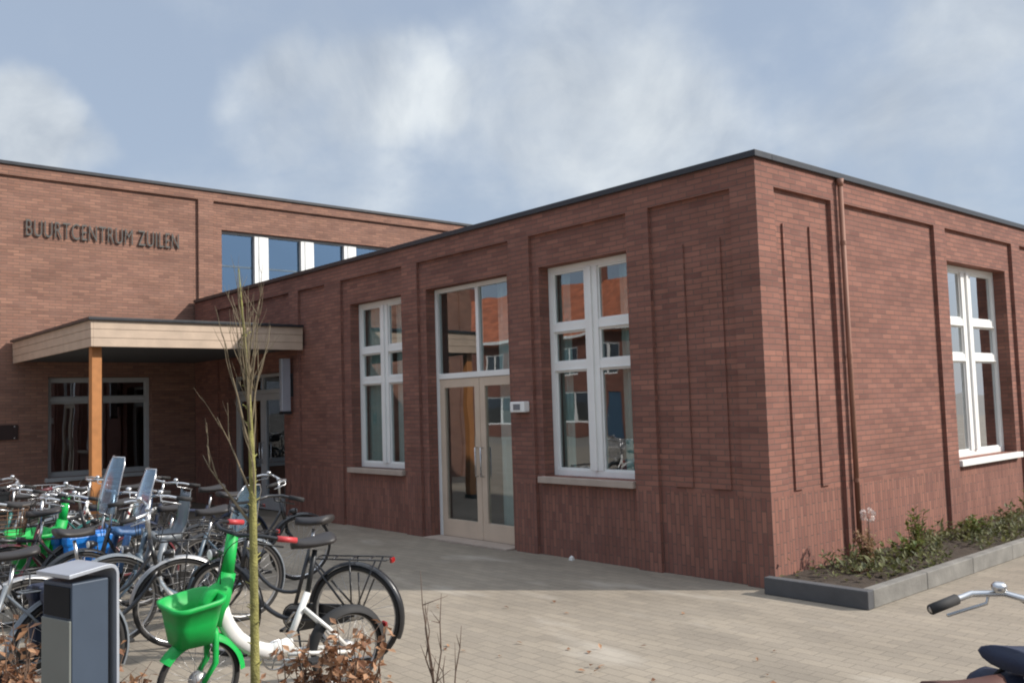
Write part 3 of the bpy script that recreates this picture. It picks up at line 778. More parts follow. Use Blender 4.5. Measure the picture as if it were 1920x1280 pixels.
# ------------------------------------------------------------------ bicycles
GB = 'bicycles parked side by side'
def bez(p0, p1, p2, n=8):
    p0,p1,p2 = V(p0),V(p1),V(p2)
    return [(1-t)**2*p0+2*t*(1-t)*p1+t*t*p2 for t in [i/n for i in range(n+1)]]
AXR, AXF, WR = V((-.50,0,.345)), V((.60,0,.345)), .345
HB, HT = V((.43,0,.60)), V((.365,0,.84))       # head tube
AXR0, AXF0 = AXR, AXF
def bicycle(x, y, head, label, style='diamond', col='black', steer=0, lean=3, grips='rubber', rim='rimgrey', guard=None, bars='steel', saddle='leather',
            rack=True, chaincase=True, fork=None, lampm='lamp', seat_h=.97, tyre='tyre', extras=(), group=GB, front_rack=False, bar_h=1.09):
    t = thing('bicycle', label, 'bicycle', (x,y,0), R(head), group)
    t.rotation_euler = (R(lean), 0, R(head)); t.rotation_mode = 'XYZ'
    guard = guard or col; fork = fork or col
    ax = (HT-HB).normalized()
    ST = Matrix.Translation(HB) @ Matrix.Rotation(R(steer), 4, ax) @ Matrix.Translation(-HB)
    share = style == 'share'
    WR = .25 if share else .345; k_ = WR/.345
    AXR = V((-.45,0,.25)) if share else AXR0; AXF = V((.52,0,.25)) if share else AXF0
    # frame
    b = MB(); bb = V((.02,0,.29)); stt = V((-.15,0,.80))
    if style == 'diamond':
        b.tube([stt-V((-.01,0,.06)), HT-V((-.005,0,.04))], .015); b.tube([HB+V((0,0,.03)), bb], .018); b.tube([bb, stt], .015)
    elif style == 'step':
        b.tube(bez(HB+V((0,0,.03)), (.25,0,.30), bb), .018); b.tube(bez(HT-V((-.01,0,.06)), (.22,0,.42), (-.06,0,.50)), .014); b.tube([bb, stt], .015)
    elif style == 'single':
        b.tube(bez(HB+V((-.01,0,.10)), (.26,0,.34), bb, 10), .024); b.tube([bb, stt], .016)
    if not share:
        b.tube([HB-ax*.03, HT+ax*.02], .020)
        for s_ in (-1,1):
            b.tube([bb+V((0,s_*.02,0)), bb+V((-.14,s_*.045,.01)), AXR+V((0,s_*.055,0))], .009)
            b.tube([stt+V((0,s_*.012,-.06)), AXR+V((0,s_*.055,0))], .008)
        b.build('frame', M[col], t, smooth=True)
    else:
        b.tube(bez((.40,0,.66), (.34,0,.40), (.06,0,.33), 8), [.038]*4+[.036]*5, 12, flat=1.3)
        b.tube([(.10,0,.33),(-.06,0,.36)], .036, 12, flat=1.3)
        b.tube([(-.02,0,.33), (-.165,0,.66)], .021, 12)
        for s_ in (-1,1):
            b.tube([V((-.13,s_*.03,.57)), V((-.28,s_*.06,.43)), AXR+V((.0,s_*.07,0))], .013)
            b.tube([V((-.02,s_*.04,.31)), AXR+V((.0,s_*.07,0))], .013)
        b.build('frame', M['whitep'], t, smooth=True)
        b = MB()
        b.tube([HB-ax*.04, HB+ax*.12, HT+ax*.02], [.045,.05,.042], 12, flat=1.2)
        b.tube(bez(HT+V((0,0,-.08)), (.46,0,.80), (.50,0,.66), 6), .04, 10); b.build('steering_column', M['green'], t, smooth=True)
    # fork
    b = MB(ST)
    b.tube([HB-ax*.03, HB-ax*.05], .018)
    for s_ in (-1,1):
        b.tube([HB-ax*.05+V((0,s_*.02,0)), HB-ax*.08+V((.0,s_*.05,0)), V((AXF.x-.10*k_,s_*.055,AXF.z+.105)), AXF+V((0,s_*.055,0))], [.012,.014,.012,.009] if not share else [.018,.02,.018,.015])
    b.build('fork', M[fork], t, smooth=True)
    # wheels
    for c, Mx in ((AXR, None), (AXF, ST)):
        b = MB(Mx)
        b.ring(c, .312*k_, .011, n=44, k=6, flat=1.1)
        n_ = 26
        for k in range(n_):
            a = 2*pi*k/n_; a2 = a+(.5 if k % 2 else -.5); s_ = .025 if k % 4 < 2 else -.025
            b.tube([c+V((.03*cos(a2),s_,.03*sin(a2))), c+V((.305*k_*cos(a),0,.305*k_*sin(a)))], .0016, 3)
        b.tube([c+V((0,-.06,0)), c+V((0,.06,0))], .012 if c is AXF else .03, 10)
        if share or c is AXR: b.tube([c+V((0,-.03,0)), c+V((0,.03,0))], .055 if share else .04, 12)
        w = b.build('wheel', M[rim], t, smooth=True)
        b = MB(Mx); b.ring(c, .328*k_, .0205, n=44, k=8); b.build('tyre', M[tyre], w, smooth=True)
    # mudguards
    for c, a0, a1, Mx in ((AXR, R(10), R(205), None), (AXF, R(35), R(175), ST)):
        b = MB(Mx); prof = [(-.03,-.012),(-.02,.004),(0,.009),(.02,.004),(.03,-.012)]
        if share: prof = [(-.045,-.03),(-.035,.004),(0,.014),(.035,.004),(.045,-.03)]
        rows = []
        for k in range(25):
            a = a0+(a1-a0)*k/24
            rows.append([c+V(((WR+.021+q)*cos(a), p, (WR+.021+q)*sin(a))) for p, q in prof])
        b.loft(rows, caps=False, closed=False)
        b.build('mudguard', M[('green' if c is AXF else 'rubber') if share else guard], t, smooth=True)
    # saddle and post
    b = MB(); b.tube([stt-V((0,0,.1)), V((-.19,0,seat_h-.05))] if not share else [V((-.16,0,.64)), V((-.21,0,seat_h-.05))], .0125 if not share else .017)
    b.build('seat_post', M['steel' if not share else 'darkmetal'], t, smooth=True)
    b = MB(); rows = []
    for k in range(10):
        f = k/9; xx = -.32+.27*f; w = .105*(1-f)**.75+.022 if f > .12 else .085+.2*f
        zc = seat_h+.018*(1-f)**2-.006*sin(pi*f)
        rows.append([V((xx, w*cos(a), zc+.034*sin(a)*(1 if sin(a) > 0 else .8))) for a in [2*pi*i/12 for i in range(12)]])
    b.loft(rows); b.build('saddle', M[saddle], t, smooth=True)
    # handlebar
    b = MB(ST); top = V((HT.x-.03*(bar_h-.84)/.25, 0, bar_h))
    if not share: b.tube([HT+ax*.02, top], .0125)
    else:
        g = MB(ST); g.tube([HT+ax*.0, top-V((0,0,.01))], [.04,.034], 12); g.build('stem_cover', M['green'], t, smooth=True)
    L = []
    for s_ in (-1,1):
        L.append([top, top+V((.02,s_*.10,.005)), top+V((.0,s_*.20,.02)), top+V((-.07,s_*.275,.015)), top+V((-.15,s_*.305,-.005)), top+V((-.24,s_*.32,-.02))])
    for q in L: b.tube(q, .0115)
    # stem clamp, brake levers, bell
    b.ball(top, .02)
    for s_ in (-1,1): b.tube([top+V((-.02,s_*.24,.02)), top+V((-.02,s_*.25,-.02)), top+V((-.16,s_*.31,-.05))], .006, 5)
    b.ball(top+V((-.03,.20,.045)), .026, (1,1,.8), 10)
    cb_ = MB(ST)
    for s_ in (-1,1):
        cb_.tube(bez(top+V((-.02,s_*.23,.01)), top+V((.16,s_*.12,.02)), HT+V((.05,s_*.02,-.05)), 8), .003, 5)
    cb_.build('brake_cable', M['rubber'], t, smooth=True)
    hb = b.build('handlebar', M[bars], t, smooth=True)
    for q in L:
        b = MB(ST); b.tube([q[4].lerp(q[3],.3), q[5]], [.018,.0175], 10); b.build('grip', M[grips], hb, smooth=True)
    # headlight / rear light
    b = MB(ST); lp = V((.50,0,.74)) if not share else V((.44,0,.98))
    b.tube([lp+V((-.04,0,0)), lp, lp+V((.035,0,0))], [.012,.03,.034], 12); b.tube([lp+V((-.04,0,0)), HB+V((.02,0,.02))], .006, 5)
    hl = b.build('headlight', M['black'], t, smooth=True)
    b = MB(ST); b.tube([lp+V((.0355,0,0)), lp+V((.041,0,0))], [.031,.026], 12); b.build('lens', M[lampm], hl)
    b = MB(); rl = (V((-.80,0,.735)) if rack and not share else AXR+V((-(WR+.04)*.97,0,.11))); b.box(rl+V((-.012,-.028,-.018)), rl+V((.01,.028,.018))); b.build('rear_light', M['redlens'], t, bevel=.008)
    # cranks
    b = MB()
    b.ring(bb+V((0,-.045,0)), .09, .006, n=28, k=5)
    for k in range(5): b.tube([bb+V((0,-.045,0)), bb+V((.088*cos(k*1.2566),-.045,.088*sin(k*1.2566)))], .006, 4)
    b.tube([bb+V((0,-.075,0)), bb+V((0,.075,0))], .013)
    pa = V((.12,0,-.12)).normalized()*.17 if style != 'share' else V((.17,0,.02))
    b.tube([bb+V((0,-.075,0)), bb+pa+V((0,-.085,0))], .009); b.tube([bb+V((0,.075,0)), bb-pa+V((0,.085,0))], .009)
    cr = b.build('crank', M['steel'], t, smooth=True)
    for s_ in (-1,1):
        c = bb+pa*(1 if s_ < 0 else -1)+V((0,s_*.14,0)); b = MB(); b.box(c-V((.045,.045,.011)), c+V((.045,.045,.011))); b.build('pedal', M['rubber'], cr, bevel=.004)
    if chaincase and not share:
        b = MB(); P = []
        for k in range(9): a = R(-90)+pi*k/8; P.append((bb.x+.105*cos(a), bb.z+.105*sin(a)))
        for k in range(9): a = R(90)+pi*k/8; P.append((AXR.x+.055*cos(a), AXR.z+.055*sin(a)))
        b.prism(P, -.062, -.040, lambda u,w,d: (u,d,w)); b.build('chain_case', M['black'], t, bevel=.006)
    else:
        b = MB(); b.tube([bb+V((0,-.045,.09)), AXR+V((0,-.045,.03))], .004, 4); b.tube([bb+V((0,-.045,-.09)), AXR+V((0,-.045,-.03))], .004, 4); b.build('chain', M['darkmetal'], t)
    if rack and not share:
        b = MB(); zr = .745
        for s_ in (-1,1):
            b.tube([(-.22,s_*.055,zr),(-.78,s_*.065,zr)], .006, 6)
            b.tube([AXR+V((0,s_*.065,.0)), (-.50,s_*.065,zr)], .006, 6); b.tube([AXR+V((-.01,s_*.065,.0)), (-.70,s_*.065,zr)], .006, 6)
        for xx in (-.22,-.36,-.5,-.64,-.78): b.tube([(xx,-.06,zr),(xx,.06,zr)], .006, 6)
        b.build('rear_rack', M['black' if col != 'greypaint' else 'greypaint'], t, smooth=True)
    # stand
    b = MB(); b.tube([(-.06,.06,.28),(-.16,.17,.01)], .008, 6); b.build('kickstand', M['darkmetal'], t, smooth=True)
    for e in extras: e(t, ST)
    return t

def tub(rows_spec, wall=.008):
    """open tub from outline rows"""
    pass
def basket(x0, x1, hw, z0, z1, m, taper=.78, slant=0, rim=True, slats=False):
    def f(t, ST):
        b = MB(ST)
        def out(fx, z, g=0):
            k = 1-(1-taper)*(1-fx); cx = (x0+x1)/2; lx = (x1-x0)/2*k-g; ly = hw*k-g; P = []
            for i in range(28):
                a = 2*pi*i/28; ca, sa = cos(a), sin(a); e = .45
                px = cx+lx*math.copysign(abs(ca)**e, ca); py = ly*math.copysign(abs(sa)**e, sa)
                P.append(V((px, py, z+slant*(px-cx)*fx)))
            return P
        rows = [out(0,z0), out(.5,(z0+z1)/2), out(.86,z0+(z1-z0)*.86)]
        if rim: rows += [out(.87,z0+(z1-z0)*.87,-.012), out(1,z1,-.014)]
        else: rows += [out(1,z1)]
        rows += [out(1,z1,.006), out(.5,(z0+z1)/2,.008), out(0,z0+.01,.008)]
        if slats:
            b2 = MB(ST)
            for fx in (0,.33,.66,1): P = out(fx, z0+(z1-z0)*fx); b2.tube(P, .004, 5, closed=True)
            A_, B_ = out(0,z0), out(1,z1)
            for i in range(0,28): b2.tube([A_[i],B_[i]], .0025, 4)
            for i in range(1,14,2): b2.tube([A_[i],A_[-i]], .0025, 4)
            b2.build('basket', m, t, smooth=True); b.bm.free(); return
        b.loft(rows); b.build('basket', m, t, smooth=True)
    return f
def panniers(m):
    def f(t, ST):
        for s_ in (-1,1):
            b = MB(); b.box((-.72,s_*.075,.38),(-.32,s_*.22,.75)); o = b.build('pannier', m, t, bevel=.04)
            b = MB(); b.box((-.73,s_*.07,.66),(-.31,s_*.228,.765)); b.build('flap', m, o, bevel=.03)
        b = MB(); b.box((-.73,-.07,.752),(-.31,.07,.775)); b.build('bag_bridge', m, t, bevel=.008)
    return f
def child_seat(m, front=True, screen=True, z=.80, bk=1.0, dx=0):
    def f(t, ST):
        x = (.20 if front else -.50)+dx
        b = MB()
        rows = []
        # shell: seat, curved up into the back
        prof = [(.16,.02),(.10,-.02),(0,-.03),(-.09,-.02),(-.13,.06),(-.15,.18),(-.165,.32)]
        for px, pz in prof:
            pz *= bk if pz > .05 else 1
            w = .12 if pz < .2 else .10
            rows.append([V((x+px, -w, z+pz+.07)), V((x+px+.0, -w*.8, z+pz+.01)), V((x+px, 0, z+pz)), V((x+px, w*.8, z+pz+.01)), V((x+px, w, z+pz+.07)),
                         V((x+px-.012, w*.75, z+pz+.045)), V((x+px-.012, 0, z+pz+.035)), V((x+px-.012, -w*.75, z+pz+.045))])
        b.loft(rows); o = b.build('child_seat', m, t, smooth=True)
        for s_ in (-1,1):
            b = MB(); b.tube([(x+.05,s_*.12,z),(x+.10,s_*.13,z-.18),(x+.13,s_*.13,z-.30)], [.03,.03,.035], 8); b.build('leg_guard', m, o, smooth=True)
        if screen: windscreen(x+.26, z+.15)(t, ST)
    return f
def windscreen(x, z, h=.42, w=.20, m='screen'):
    def f(t, ST):
        b = MB(ST); rows = []
        for k in range(9):
            f_ = k/8; hw = w*(1-.28*f_**2); zz = z+h*f_; xx = x-.10*f_**1.5
            if k == 8: hw *= .8
            rows.append([V((xx-.05*(abs(q)**2), hw*q, zz)) for q in (-1,-.6,-.2,.2,.6,1)])
        back = [[p-V((.004,0,0)) for p in r] for r in rows]
        b.loft(rows, caps=False, closed=False); b.loft(back, caps=False, closed=False)
        o = b.build('windscreen', M[m], t, smooth=True)
        b = MB(ST); b.tube([r[0] for r in rows]+[rows[-1][2],rows[-1][3]]+[r[-1] for r in rows[::-1]], .006, 6); b.tube([rows[0][2], (HT.x,0,HT.z+.12)], .008, 6)
        b.build('screen_rim', M['steel'], o, smooth=True)
    return f
def front_carrier(crate=None):
    def f(t, ST):
        b = MB(ST)
        for s_ in (-1,1):
            b.tube([(.42,s_*.12,.86),(.78,s_*.12,.86)], .007, 6); b.tube([AXF+V((0,s_*.065,0)), (.62,s_*.12,.86)], .006, 6)
        for xx in (.42,.54,.66,.78): b.tube([(xx,-.12,.86),(xx,.12,.86)], .006, 6)
        o = b.build('front_carrier', M['black'], t, smooth=True)
        if crate: 
            b = MB(ST); x0,x1,hw,z0,z1 = .40,.80,.15,.87,1.09; w=.012
            for q in (((x0,-hw,z0),(x1,hw,z0+w)),((x0,-hw,z0+w),(x0+w,hw,z1)),((x1-w,-hw,z0+w),(x1,hw,z1)),((x0+w,-hw,z0+w),(x1-w,-hw+w,z1)),((x0+w,hw-w,z0+w),(x1-w,hw,z1))): b.box(*q)
            b.box((x0-.01,-hw-.01,z1-.03),(x1+.01,-hw-.0005,z1)); b.box((x0-.01,hw+.0005,z1-.03),(x1+.01,hw+.01,z1))
            b.build('crate', M[crate], o)
    return f
def child_saddle(m):
    """small extra saddle on its own bracket behind the handlebar, with a soft roll strapped under it"""
    def f(t, ST):
        b = MB(); rows = []
        for k in range(10):
            f_ = k/9; xx = .0+.25*f_; w = (.115*(1-f_)**.7+.028) if f_ > .12 else .095+.2*f_
            zc = .965+.03*(1-f_)**2
            rows.append([V((xx, w*cos(a), zc+.036*sin(a))) for a in [2*pi*i/14 for i in range(14)]])
        b.loft(rows); o = b.build('child_saddle', m, t, smooth=True)
        b = MB(); b.tube([(.10,0,.94),(.10,0,.72),(.12,0,.55)], .014, 8); b.tube([(.10,0,.74),(.37,0,.78)], .011, 8); b.build('bracket', M['steel'], o, smooth=True)
        b = MB(); b.tube([(.11,-.19,.85),(.11,-.15,.85),(.11,0,.855),(.11,.15,.85),(.11,.19,.85)], [.035,.065,.07,.065,.035], 14); q = b.build('jacket_roll', m, t, smooth=True)
        b = MB()
        for s_ in (-1,1): b.ring((.11,s_*.09,.853), .070, .005, 'y', 24, 5)
        b.build('strap', M['rubber'], q)
        b = MB(ST)
        for s_ in (-1,1): b.tube([(.345,s_*.06,1.10),(.40,s_*.07,1.13)], .02, 8)
        b.tube([(.37,-.055,1.135),(.37,.055,1.135)], .016, 8); b.build('display', M['rubber'], t, smooth=True)
    return f
def mirror(side=1):
    def f(t, ST):
        b = MB(ST); p = V((.33,side*.26,1.11)); b.tube([p, p+V((.03,side*.06,.12))], .005, 5)
        b.box(p+V((.02,side*.06-.06,.10)), p+V((.035,side*.06+.06,.22))); b.build('mirror', M['whitep'], t, smooth=False, bevel=.01)
    return f
share_basket = basket(.46,.82,.19,.48,.77,M['green'],.70,-.0)
big_green = basket(.43,.73,.155,.49,.74,M['green'],.70,-.12)

# nearest row: all stand across the camera's view, most heading left (-y)
bicycle(-.44,-4.78,-92,'green and white hire bicycle with big green front basket nearest the tree','share',fork='green',steer=6,lean=-4,grips='red',bars='darkmetal',extras=(big_green,),rim='rimgrey')
bicycle(-1.28,-4.24,-148,'black city bicycle with pale windscreen and bare saddle nearest the open paving','step','black',steer=-8,lean=-3,bars='black',seat_h=1.0,bar_h=1.14,
        extras=(windscreen(.46,.92,.34,.15),))
bicycle(-1.35,-6.25,-88,'dark grey bicycle with navy panniers and chrome bars behind the litter bin','step','greypaint',steer=10,lean=3,rim='steel',guard='greypaint',extras=(panniers(M['navy']),))
bicycle(-2.75,-4.45,-90,'grey-blue bicycle with clear windscreen and child seat behind the slender tree','single','bluegrey',steer=-6,lean=-3,guard='greypaint',bar_h=1.15,extras=(child_seat(M['greypaint'],True,True),))
bicycle(-2.28,-5.30,93,'bicycle with white fork and pale rimmed wheel above the green basket','step','black',steer=-14,lean=3,fork='whitep',guard='rimgrey',rim='steel',bars='steel',extras=(front_carrier(),))
bicycle(-3.35,-4.55,-88,'black bicycle with bright blue child seat and tall clear windscreen','step','black',steer=5,lean=-3,bars='steel',bar_h=1.16,extras=(child_seat(M['seatblue'],True,False),windscreen(.44,1.0,.46,.17)))
bicycle(-3.9,-5.45,-88,'black bicycle carrying bright blue panniers seen above the litter bin','diamond','black',steer=8,lean=3,rim='steel',extras=(panniers(M['blue']),))
bicycle(-4.1,-4.9,-93,'maroon bicycle with wicker front basket between the blue panniers and the post','step','maroon',steer=-10,lean=-3,extras=(basket(.44,.78,.18,.80,1.02,M['wicker'],.8,0,False,True),))
bicycle(-4.5,-4.62,-90,'green hire bicycle with tilted green basket left of the canopy post','share',fork='green',steer=-4,lean=-6,bars='steel',extras=(share_basket,))
bicycle(-5.1,-5.0,88,'black bicycle with red grips and bare steel bars left of the canopy post','diamond','black',steer=12,lean=3,grips='maroon',rim='steel')
bicycle(-5.6,-4.8,-90,'teal bicycle with black crate on its front carrier','single','teal',steer=-6,lean=-3,extras=(front_carrier('black'),))
bicycle(-6.15,-5.1,-90,'grey bicycle with bright steel bars at the far left of the row','step','greypaint',steer=14,lean=-3,rim='steel',bar_h=1.13)
bicycle(-6.7,-5.2,90,'black bicycle with wire basket at the far left behind the hire bicycle','step','black',steer=-8,lean=3,extras=(basket(.44,.78,.18,.80,1.02,M['steel'],.85,0,False,True),))
bicycle(-6.2,-3.9,-86,'white bicycle in the shaded back row left of the canopy post','step','whitep',steer=-8,lean=-3)
bicycle(-5.0,-3.5,-92,'navy bicycle in the shaded back row under the canopy window','diamond','navy',steer=10,lean=-3,rim='steel')
bicycle(-4.1,-3.3,90,'black bicycle in the shaded back row right of the canopy post','step','black',steer=-6,lean=3,bars='steel',rim='steel')
# bicycle in the right foreground
bicycle(3.70,-4.53,80,'dark blue bicycle with chrome handlebar and small navy child saddle at the right edge','step','navy',steer=4,lean=3,bars='steel',saddle='brownsaddle',seat_h=.93,group='bicycle standing alone',bar_h=1.09,
        extras=(child_saddle(M['navy']),))

# small scrap of paper by the wall
b = MB(); b.loft([[V((-.03,-.02,.0)),V((.03,-.015,.0)),V((.028,.02,.0)),V((-.02,.022,.0))],[V((-.025,-.018,.03)),V((.03,-.01,.045)),V((.02,.02,.035)),V((-.022,.02,.05))]])
o = b.build('paper_scrap', M['paper'], loc=(-2.62,-.06,.003)); tag(o, 'crumpled white scrap of paper at the foot of the shaded wall', 'litter')

# ------------------------------------------------------------------ houses across the streets (mirrored in the windows)
def make_house(label, group):
    t = thing('terraced_house', label, 'house', (0,0,0), 0, group)
    W, D, E_, Rg = 6.0, 8.5, 5.4, 8.6
    f = lambda u,w,d: (u,d,w)
    holes = [(.5,1.5,0,2.3),(2.2,5.4,.7,2.3),(.6,2.2,3.2,4.8),(3.4,5.2,3.2,4.8)]
    b = MB()
    facade(b, [0.01,W-.01]+[x for h in holes for x in h[:2]], [0,E_]+[x for h in holes for x in h[2:]], lambda u,w: None if any(in_(h,u,w) for h in holes) else 0, f)
    b.face([(.01,0,0),(.01,D,0),(.01,D,E_),(.01,D/2,Rg),(.01,0,E_)]); b.face([(W-.01,0,0),(W-.01,D,0),(W-.01,D,E_),(W-.01,D/2,Rg),(W-.01,0,E_)]); b.face([(.01,D,0),(W-.01,D,0),(W-.01,D,E_),(.01,D,E_)])
    b.build('wall', M['brick_house'], t)
    b = MB()
    b.loft([[V((0,-.35,E_-.22)),V((0,D/2,Rg+.05)),V((0,D+.35,E_-.22)),V((0,D+.35,E_-.10)),V((0,D/2,Rg+.2)),V((0,-.35,E_-.10))],[V((W,-.35,E_-.22)),V((W,D/2,Rg+.05)),V((W,D+.35,E_-.22)),V((W,D+.35,E_-.10)),V((W,D/2,Rg+.2)),V((W,-.35,E_-.10))]])
    r = b.build('roof', M['tile'], t)
    b = MB(); b.box((W-.6,D/2-.4,Rg-.6),(W-.05,D/2+.4,Rg+1.1)); b.build('chimney', M['brick_house'], r)
    b = MB(); b.box((0,-.45,E_-.12),(W,-.352,E_+.02)); b.build('gutter', M['white'], r)
    for h in holes[1:]:
        u0,u1,w0,w1 = h; b = MB(); fw=.09
        for q in ((u0,u0+fw,w0,w1),(u1-fw,u1,w0,w1),(u0+fw,u1-fw,w0,w0+fw),(u0+fw,u1-fw,w1-fw,w1),((u0+u1)/2-.05,(u0+u1)/2+.05,w0+fw,w1-fw)):
            b.box((q[0]+.001,.06,q[2]+.001),(q[1]-.001,.14,q[3]-.001))
        o = b.build('window', M['white'], t)
        b = MB(); b.box((u0+fw,.10,w0+fw),(u1-fw,.108,w1-fw)); b.build('pane', M['glass_dark'], o)
    b = MB(); b.box((.505,.06,.02),(1.495,.12,2.295)); o = b.build('door', M['doorblue'], t)
    b = MB(); b.ball((1.38,.04,1.05), .035); b.build('handle', M['steel'], o)
    return t
labs = ['brick terraced house across the street %s' % s for s in ('mirrored in the window nearest the corner','mirrored in the glass double door','mirrored in the narrow left window','beyond those mirrored in the windows','at the end of its row')]
ho = make_house(labs[0], 'orange-roofed houses across the street')
ho.location = (-19,-26,0); ho.rotation_euler.z = pi
for k, xx in enumerate((-25,-31,-37,-13)):
    c = copy_tree(ho); c.location = (xx,-26,0); c['label'] = labs[k+1]
labs2 = ['brick house with shaded front on the far side, %s' % s for s in ('opposite the sunlit wall','mirrored in the sunlit side window','second past the mirrored one','third past the mirrored one','last of its row')]
for k in range(5):
    c = copy_tree(ho); c.location = (24, 8+6*k, 0); c.rotation_euler.z = -pi/2; c['label'] = labs2[k]; c['group'] = 'houses facing the sunlit wall'

# ------------------------------------------------------------------ light, sky, camera
SUN = V((1.19,1.0,1.07)).normalized()
L = bpy.data.lights.new('sun', 'SUN'); L.energy = 3.1; L.angle = R(1.2); L.color = (1,.94,.86)
so = bpy.data.objects.new('sun', L); COL.objects.link(so); so.rotation_euler = (-SUN).to_track_quat('-Z','Y').to_euler(); so.location = (20,20,20)
w = bpy.data.worlds.new('World'); S.world = w; w.use_nodes = True
nt = w.node_tree; nt.nodes.clear()
out = N(nt, 'ShaderNodeOutputWorld'); bg = N(nt, 'ShaderNodeBackground'); bg.inputs[1].default_value = .10
nt.links.new(bg.outputs[0], out.inputs[0])
sky = N(nt, 'ShaderNodeTexSky'); sky.sky_type = 'NISHITA'; sky.sun_disc = False
sky.sun_elevation = math.asin(SUN.z); sky.sun_rotation = math.atan2(SUN.x, SUN.y); sky.air_density = 1.0; sky.dust_density = 1.0; sky.ozone_density = 1.0
tc = N(nt, 'ShaderNodeTexCoord')
sep = N(nt, 'ShaderNodeSeparateXYZ'); nt.links.new(tc.outputs['Generated'], sep.inputs[0])
# clouds: flattened noise on a plane above + a few banks where the sky has them
zz = math_(nt, 'ADD', math_(nt, 'MAXIMUM', sep.outputs[2], 0.0), .22)
pv = N(nt, 'ShaderNodeCombineXYZ')
nt.links.new(math_(nt, 'DIVIDE', sep.outputs[0], zz), pv.inputs[0]); nt.links.new(math_(nt, 'DIVIDE', sep.outputs[1], zz), pv.inputs[1])
n1 = N(nt, 'ShaderNodeTexNoise'); n1.inputs['Scale'].default_value = 1.5; n1.inputs['Detail'].default_value = 7; n1.inputs['Roughness'].default_value = .58; n1.inputs['Distortion'].default_value = .25
nt.links.new(pv.outputs[0], n1.inputs['Vector'])
n2 = N(nt, 'ShaderNodeTexNoise'); n2.inputs['Scale'].default_value = 4.2; n2.inputs['Detail'].default_value = 6; n2.inputs['Roughness'].default_value = .55
nt.links.new(tc.outputs['Generated'], n2.inputs['Vector'])
banks = [((-.621,.700,.352),.13,.60),((-.587,.744,.318),.11,.60),((-.655,.700,.290),.09,.40),((-.70,.62,.36),.07,.40),((-.850,.425,.312),.05,.55),((-.838,.44,.325),.05,.50),((-.785,.515,.335),.05,.55),((-.757,.550,.345),.045,.55),((-.81,.475,.330),.045,.5),((-.938,.236,.250),.04,1.0),((-.925,.268,.246),.03,.6),((-.95,.20,.248),.04,.6),((-.43,.84,.345),.13,.30),((-.32,.885,.335),.12,.35),((-.50,.83,.26),.12,.18),((-.82,.52,.24),.12,.15)]
wn = N(nt, 'ShaderNodeTexNoise'); wn.inputs['Scale'].default_value = 3.2; wn.inputs['Detail'].default_value = 5; wn.inputs['Roughness'].default_value = .55
nt.links.new(tc.outputs['Generated'], wn.inputs['Vector'])
ws_ = N(nt, 'ShaderNodeVectorMath', operation='SUBTRACT'); nt.links.new(wn.outputs['Color'], ws_.inputs[0]); ws_.inputs[1].default_value = (.5,.5,.5)
wk = N(nt, 'ShaderNodeVectorMath', operation='SCALE'); nt.links.new(ws_.outputs[0], wk.inputs[0]); wk.inputs[3].default_value = .17
wa = N(nt, 'ShaderNodeVectorMath', operation='ADD'); nt.links.new(tc.outputs['Generated'], wa.inputs[0]); nt.links.new(wk.outputs[0], wa.inputs[1])
wdir = N(nt, 'ShaderNodeVectorMath', operation='NORMALIZE'); nt.links.new(wa.outputs[0], wdir.inputs[0])
tot = None
for d, ang, k in banks:
    dp = N(nt, 'ShaderNodeVectorMath', operation='DOT_PRODUCT'); nt.links.new(wdir.outputs[0], dp.inputs[0]); dp.inputs[1].default_value = V(d).normalized()
    mr = N(nt, 'ShaderNodeMapRange', interpolation_type='SMOOTHSTEP'); nt.links.new(dp.outputs['Value'], mr.inputs[0])
    mr.inputs[1].default_value = cos(ang*1.5); mr.inputs[2].default_value = cos(ang*.05); mr.inputs[3].default_value = 0; mr.inputs[4].default_value = k
    tot = mr.outputs[0] if tot is None else math_(nt, 'MAXIMUM', tot, mr.outputs[0])
den = math_(nt, 'ADD', math_(nt, 'MULTIPLY', math_(nt, 'SUBTRACT', n1.outputs['Fac'], .5), 1.1), math_(nt, 'MULTIPLY', math_(nt, 'SUBTRACT', n2.outputs['Fac'], .5), 1.7))
den = math_(nt, 'ADD', math_(nt, 'ADD', den, .07), tot)
mask = N(nt, 'ShaderNodeMapRange', interpolation_type='SMOOTHSTEP'); nt.links.new(den, mask.inputs[0])
mask.inputs[1].default_value = -.05; mask.inputs[2].default_value = .85
thin = mixc(nt, .80, sky.outputs[0], (2.70,3.22,4.05))
sh = N(nt, 'ShaderNodeTexNoise'); sh.inputs['Scale'].default_value = 6.5; sh.inputs['Detail'].default_value = 8; sh.inputs['Roughness'].default_value = .55; sh.inputs['Distortion'].default_value = .4
nt.links.new(tc.outputs['Generated'], sh.inputs['Vector'])
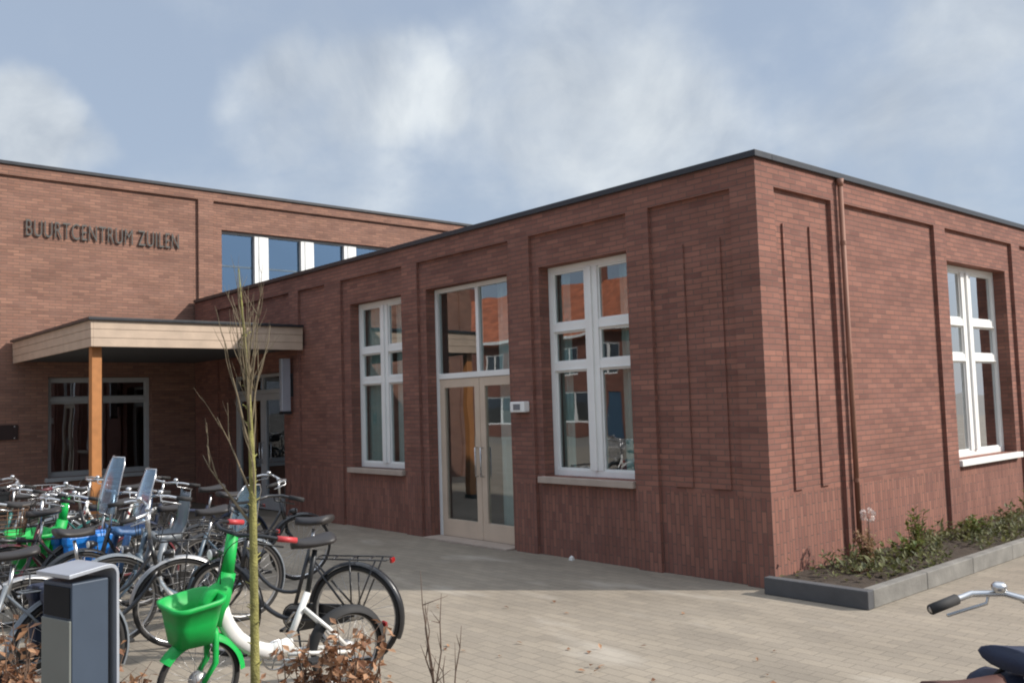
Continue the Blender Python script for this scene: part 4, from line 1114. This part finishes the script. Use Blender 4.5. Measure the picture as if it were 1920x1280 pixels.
shm = N(nt, 'ShaderNodeMapRange'); nt.links.new(sh.outputs['Fac'], shm.inputs[0]); shm.inputs[1].default_value = .33; shm.inputs[2].default_value = .66
cloudc = mixc(nt, shm.outputs[0], (3.0,3.4,3.95), (5.2,5.55,5.8))
col = mixc(nt, mask.outputs[0], thin, cloudc)
# unseen bright cloud sheet added overhead and round the sun to lift the shade
for d, a0, a1, k in (((0,0,1), .95, .30, .85), (SUN, .75, .15, .7)):
    dp = N(nt, 'ShaderNodeVectorMath', operation='DOT_PRODUCT'); nt.links.new(wdir.outputs[0], dp.inputs[0]); dp.inputs[1].default_value = V(d)
    mr = N(nt, 'ShaderNodeMapRange', interpolation_type='SMOOTHSTEP'); nt.links.new(dp.outputs['Value'], mr.inputs[0])
    mr.inputs[1].default_value = cos(a0); mr.inputs[2].default_value = cos(a1); mr.inputs[3].default_value = 0; mr.inputs[4].default_value = k
    col = mixc(nt, mr.outputs[0], col, (9.0,9.7,10.8))
nt.links.new(col, bg.inputs[0])

cam = bpy.data.cameras.new('camera'); co = bpy.data.objects.new('camera', cam); COL.objects.link(co); S.camera = co
f, yaw, pitch, roll = 1699.47, .848662161, .0690984075, -.031168586
l_ = V((-sin(yaw)*cos(pitch), cos(yaw)*cos(pitch), sin(pitch))); r0 = l_.cross(V((0,0,1))).normalized(); u0 = r0.cross(l_)
r_ = cos(roll)*r0+sin(roll)*u0; u_ = -sin(roll)*r0+cos(roll)*u0
co.matrix_world = Matrix(((r_.x,u_.x,-l_.x,4.86628),(r_.y,u_.y,-l_.y,-7.46007),(r_.z,u_.z,-l_.z,1.8),(0,0,0,1)))
cam.sensor_width = 36; cam.lens = 36*f/1920; cam.clip_end = 2000; cam.clip_start = .05
S.render.engine = 'CYCLES'
S.view_settings.view_transform = 'Standard'; S.view_settings.look = 'None'; S.view_settings.gamma = 1; S.view_settings.exposure = .63
S.cycles.use_denoising = True; S.cycles.filter_width = 2.0
S.cycles.max_bounces = 8; S.cycles.transparent_max_bounces = 16; S.cycles.caustics_reflective = False; S.cycles.caustics_refractive = False
